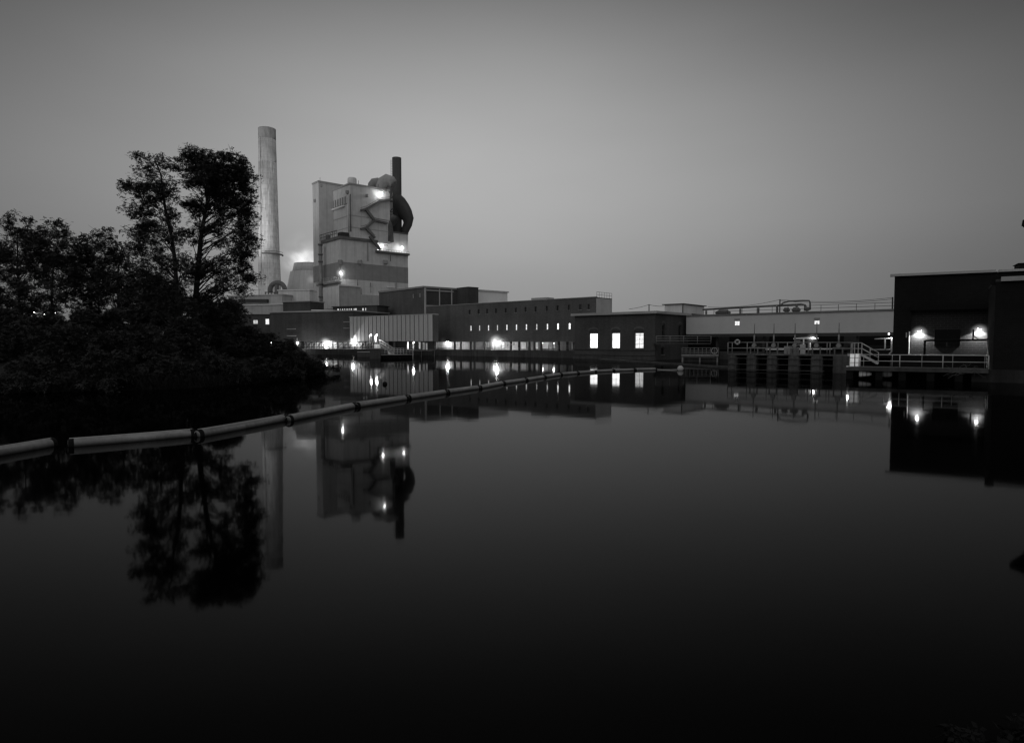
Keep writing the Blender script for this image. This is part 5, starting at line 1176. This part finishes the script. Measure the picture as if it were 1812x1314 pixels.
# ------------------------------------------------------------------ dock and footbridge in front of the brick hall
def pt(px, py, D): return at(px, py, D)
t = thing('footbridge', pt(525, 620, 152), 'dark lattice footbridge with crossed bracing in front of the lit yard', 'footbridge')
F0, F1 = pt(524, 605, 154), pt(657, 605, 145); F0.z = F1.z = 0; dF = dirn(F0, F1); LF = (F1-F0).length
zt1, zt0, zd = 3.05, 1.75, 1.35
for z in (zt1, (zt1+zt0)/2, zt0, zd): MB().bar(F0+Vector((0, 0, z)), F1+Vector((0, 0, z)), .11 if z != zt0 else .2).build('chord', 'dark', t)
n_ = 14
for k in range(n_+1): p = F0+dF*LF*k/n_; MB().bar(p+Vector((0, 0, GZ-.6)), p+Vector((0, 0, zt1)), .13).build('post', 'dark', t)
for k in range(n_):
    a, b = F0+dF*LF*k/n_, F0+dF*LF*(k+1)/n_; MB().bar(a+Vector((0, 0, zt0)), b+Vector((0, 0, zt1)), .09).build('diagonal', 'dark', t)
bw = thing('yard_wall', F0-perp(dF)*5+Vector((0, 0, GZ)), 'pale low wall lit by lamps behind the lattice footbridge', 'wall')
MB().box(F0-perp(dF)*5-dF*2, dF, LF+3, .3, GZ, 3.2).build('wall', 'conc', bw)
rg = random.Random(4)
for k in range(15):
    if rg.random() < .75: MB().box(F0-perp(dF)*4.9+dF*(LF*(k+.1)/15), dF, LF/15*rg.uniform(.4, .85), -.1, GZ+.3*rg.random(), 2.5+.6*rg.random()).build('panel', rg.choice(['room', 'pale', 'galv_d']), bw)
MB().box(F0+perp(dF)*1.2+dF*3, dF, LF-4, .6, GZ+.052, GZ+.13).build('kerb', 'fascia', bw)
lamp('bright starry yard lamp behind the middle of the lattice footbridge', pt(576.5, 606.8, 155), 420, .26, 'yard_lamp', (2.0, 1.2), 'yard lamps', off=(0, .7, -.1))
lamp('yard lamp at the lower left corner of the ribbed hall', pt(623.6, 606.2, 151.5), 300, .2, 'yard_lamp', (1.6, .9), 'yard lamps', off=(0, .7, -.1))
lamp('yard lamp on a short post at the left end of the lattice footbridge', pt(527, 607, 154), 200, .16, 'yard_lamp', (1.2, .9), 'yard lamps', off=(0, .6, -.1))
MB().bar(pt(525.5, 598, 154), pt(525.5, 622, 154), .16).build('lamp_post', 'galv', t)
sp0 = aJ+dJ*.1+nn*.62+Vector((0, 0, 3.0)); aim = sp0+dJ*4.0+Vector((0, 0, 1.3))-nn*.35
point_light('hall_spot', sp0, 2500, .02, 50, aim, .02)  # added spot near the corner lamp, its hard cone edge draws the lit triangle
# caisson with lamp platform
Dn = 113
cD = pt(654, 605, Dn); cD.z = 0; t = thing('pier_block', cD, 'dark concrete pier block carrying a small lit platform at the dock', 'pier')
MB().box(cD, (1, -.05), 1.95, 2.2, -.8, 1.75).build('base', 'conc_d', t)
MB().box(cD-Vector((.5, .1, 0)), (1, -.05), 2.7, 2.4, 1.76, 1.9).build('platform', 'galv_d', t)
for u, x_ in enumerate((-.45, .1, .5, 1.0, 1.5, 2.1)): MB().tube([cD+Vector((x_, -.05, 1.9)), cD+Vector((x_, -.05, 2.95))], .035, 6).build('rail_post', 'galv', t)
for z in (2.4, 2.95): MB().tube([cD+Vector((-.45, -.05, z)), cD+Vector((2.1, -.1, z))], .035, 6).build('rail', 'galv', t)
MB().box(cD+Vector((.7, .6, 0)), (1, 0), 1.0, .8, 1.9, 2.6).build('equipment_box', 'clad', t)
for px, lb, w_ in ((656.5, 'left of the two small lamps on poles over the dock platform', 1), (666.5, 'right of the two small lamps on poles over the dock platform, lighting a white panel', 2)):
    p = pt(px, 592.7, Dn); lt_ = lamp(lb, p, 60*w_, .09, 'dock_lamp', (.5, .8), 'dock lamps', off=(0, -.25, -.25)); MB().tube([p+Vector((-.25, .05, .1)), p+Vector((-.3, .05, -.1)), Vector((p.x-.3, p.y+.05, 1.9))], .04, 6).build('pole', 'galv', lt_)
p = pt(665.5, 606, Dn+.3); MB().box(Vector((p.x-.25, p.y, 0)), (1, 0), .3, .1, 3.0, 4.0).build('white_panel', 'white', t)
# sloping gangway and barge
t = thing('gangway', pt(672, 608, Dn), 'galvanised gangway sloping down from the pier block to the barge', 'gangway')
a, b = pt(671, 610.5, Dn), pt(694, 625, Dn-1)
for v in (0, 1.0): 
    MB().bar(a+Vector((0, v, 0)), b+Vector((0, v, 0)), .08, .14).build('stringer', 'galv_d', t)
    for h in (.55, 1.0): MB().tube([a+Vector((0, v, h)), b+Vector((0, v, h))], .035, 6).build('handrail', 'galv', t)
    for k in range(5): q_ = a.lerp(b, k/4)+Vector((0, v, 0)); MB().tube([q_, q_+Vector((0, 0, 1))], .025, 6).build('post', 'galv', t)
B0_, B1_ = pt(676, 605, 113), pt(731, 605, 118); B0_.z = B1_.z = 0; dB = dirn(B0_, B1_); LB = (B1_-B0_).length
t = thing('work_barge', B0_, 'dark flat work barge with a pale railed deck moored below the ribbed hall', 'barge')
qB = -perp(dB)
hull_b = [B0_+dB*.5, B1_-dB*.6, B1_-dB*.6+qB*2.6, B0_+dB*.5+qB*2.6]; hull_t = [B0_, B1_, B1_+qB*3, B0_+qB*3]
MB().hexa([p+Vector((0, 0, -.5)) for p in hull_b], [p+Vector((0, 0, .62)) for p in hull_t]).build('hull', 'rubber', t)
MB().box(B0_-dB*.1-qB*.1, dB, LB+.2, 3.2, .623, .75).build('deck', 'galv_d', t)
for r_ in range(2):
    for z in (1.15, 1.55, 1.85): MB().tube([B0_+dB*1.2+qB*(.1+2.8*r_)+Vector((0, 0, z)), B1_+qB*(.1+2.8*r_)+Vector((0, 0, z))], .028, 6).build('rail', 'galv', t)
    for k in range(9): p = B0_+dB*(1.2+(LB-1.2)*k/8)+qB*(.1+2.8*r_); MB().tube([p+Vector((0, 0, .75)), p+Vector((0, 0, 1.85))], .028, 6).build('post', 'galv', t)
MB().box(B0_+dB*2.6+qB*1.2, dB, .8, .6, .75, 1.25).build('deck_box', 'clad', t)
for x_ in (.8, 3.2): MB().tube([B0_+dB*x_-qB*.22+Vector((0, 0, .12)), B0_+dB*(x_+.5)-qB*.22+Vector((0, 0, .12))], .17, 10).build('tyre_fender', 'rubber', t)
p = pt(730.5, 605, 111); p.z = 0; tag(MB().tube([p+Vector((0, 0, -.8)), p+Vector((0, 0, 1.95))], .09, 8).build('mooring_pile', 'galv_d'), 'slim grey mooring pile at the right end of the barge', 'pile')
p = pt(632, 605, 128); p.z = 0; t = thing('float_box', p, 'low dark box float with a pale top beside the pier block', 'float'); MB().box(p, (1, 0), 2.6, 1.6, -.4, .95).build('body', 'conc_d', t); MB().box(p-Vector((.05, .05, 0)), (1, 0), 2.7, 1.7, .953, 1.06).build('top', 'fascia', t)
# right hand dock stage
E0, E1 = pt(719, 605, 122), pt(769, 605, 131); E0.z = E1.z = 0; dE = dirn(E0, E1); LE = (E1-E0).length
t = thing('dock_stage', E0, 'small lit dock stage with pale railings at the left end of the brick mill', 'dock')
MB().box(E0, dE, LE, 3, 1.15, 1.42).build('deck', 'conc_d', t)
for s_ in (0, LE*.5, LE-.3): MB().box(E0+dE*s_, dE, .3, .3, -.8, 1.147).build('leg', 'conc_d', t)
for z in (2.1, 2.5): MB().tube([E0+dE*.1+Vector((0, 0, z)), E0+dE*2.8+Vector((0, 0, z))], .035, 6).build('rail', 'galv', t)
for k in range(5): p = E0+dE*(.1+2.7*k/4); MB().tube([p+Vector((0, 0, 1.42)), p+Vector((0, 0, 2.5))], .03, 6).build('post', 'galv', t)
for px, w_, z0_, z1_, m_ in ((733, .45, 1.6, 3.0, 'white'), (742.5, .25, 1.4, 3.0, 'white'), (753.5, .5, 1.6, 3.0, 'pale'), (760, .8, 1.3, 2.9, 'galv'), (766, .4, 1.4, 2.8, 'white')):
    a = E0+dE*along(E0, dE, px, 2)+(-perp(dE))*1.6; MB().box(a, dE, w_, .08, z0_, z1_).build('lit_panel', m_, t)
lamp('small lamp over the white panels at the dock stage', E0+dE*3.3+(-perp(dE))*.6+Vector((0, 0, 2.9)), 160, .09, 'dock_lamp', (.6, .8), 'dock lamps', off=(0, -.1, -.2))
# === TAIL ===
sc = bpy.context.scene
sc.view_settings.view_transform = 'Standard'; sc.view_settings.look = 'None'; sc.view_settings.exposure = 0; sc.view_settings.gamma = 1
sc.render.engine = 'CYCLES'; sc.cycles.use_denoising = True; sc.cycles.max_bounces = 6; sc.cycles.volume_bounces = 0
sc.cycles.sample_clamp_indirect = 4; sc.cycles.use_light_tree = True; sc.cycles.filter_width = 1.4
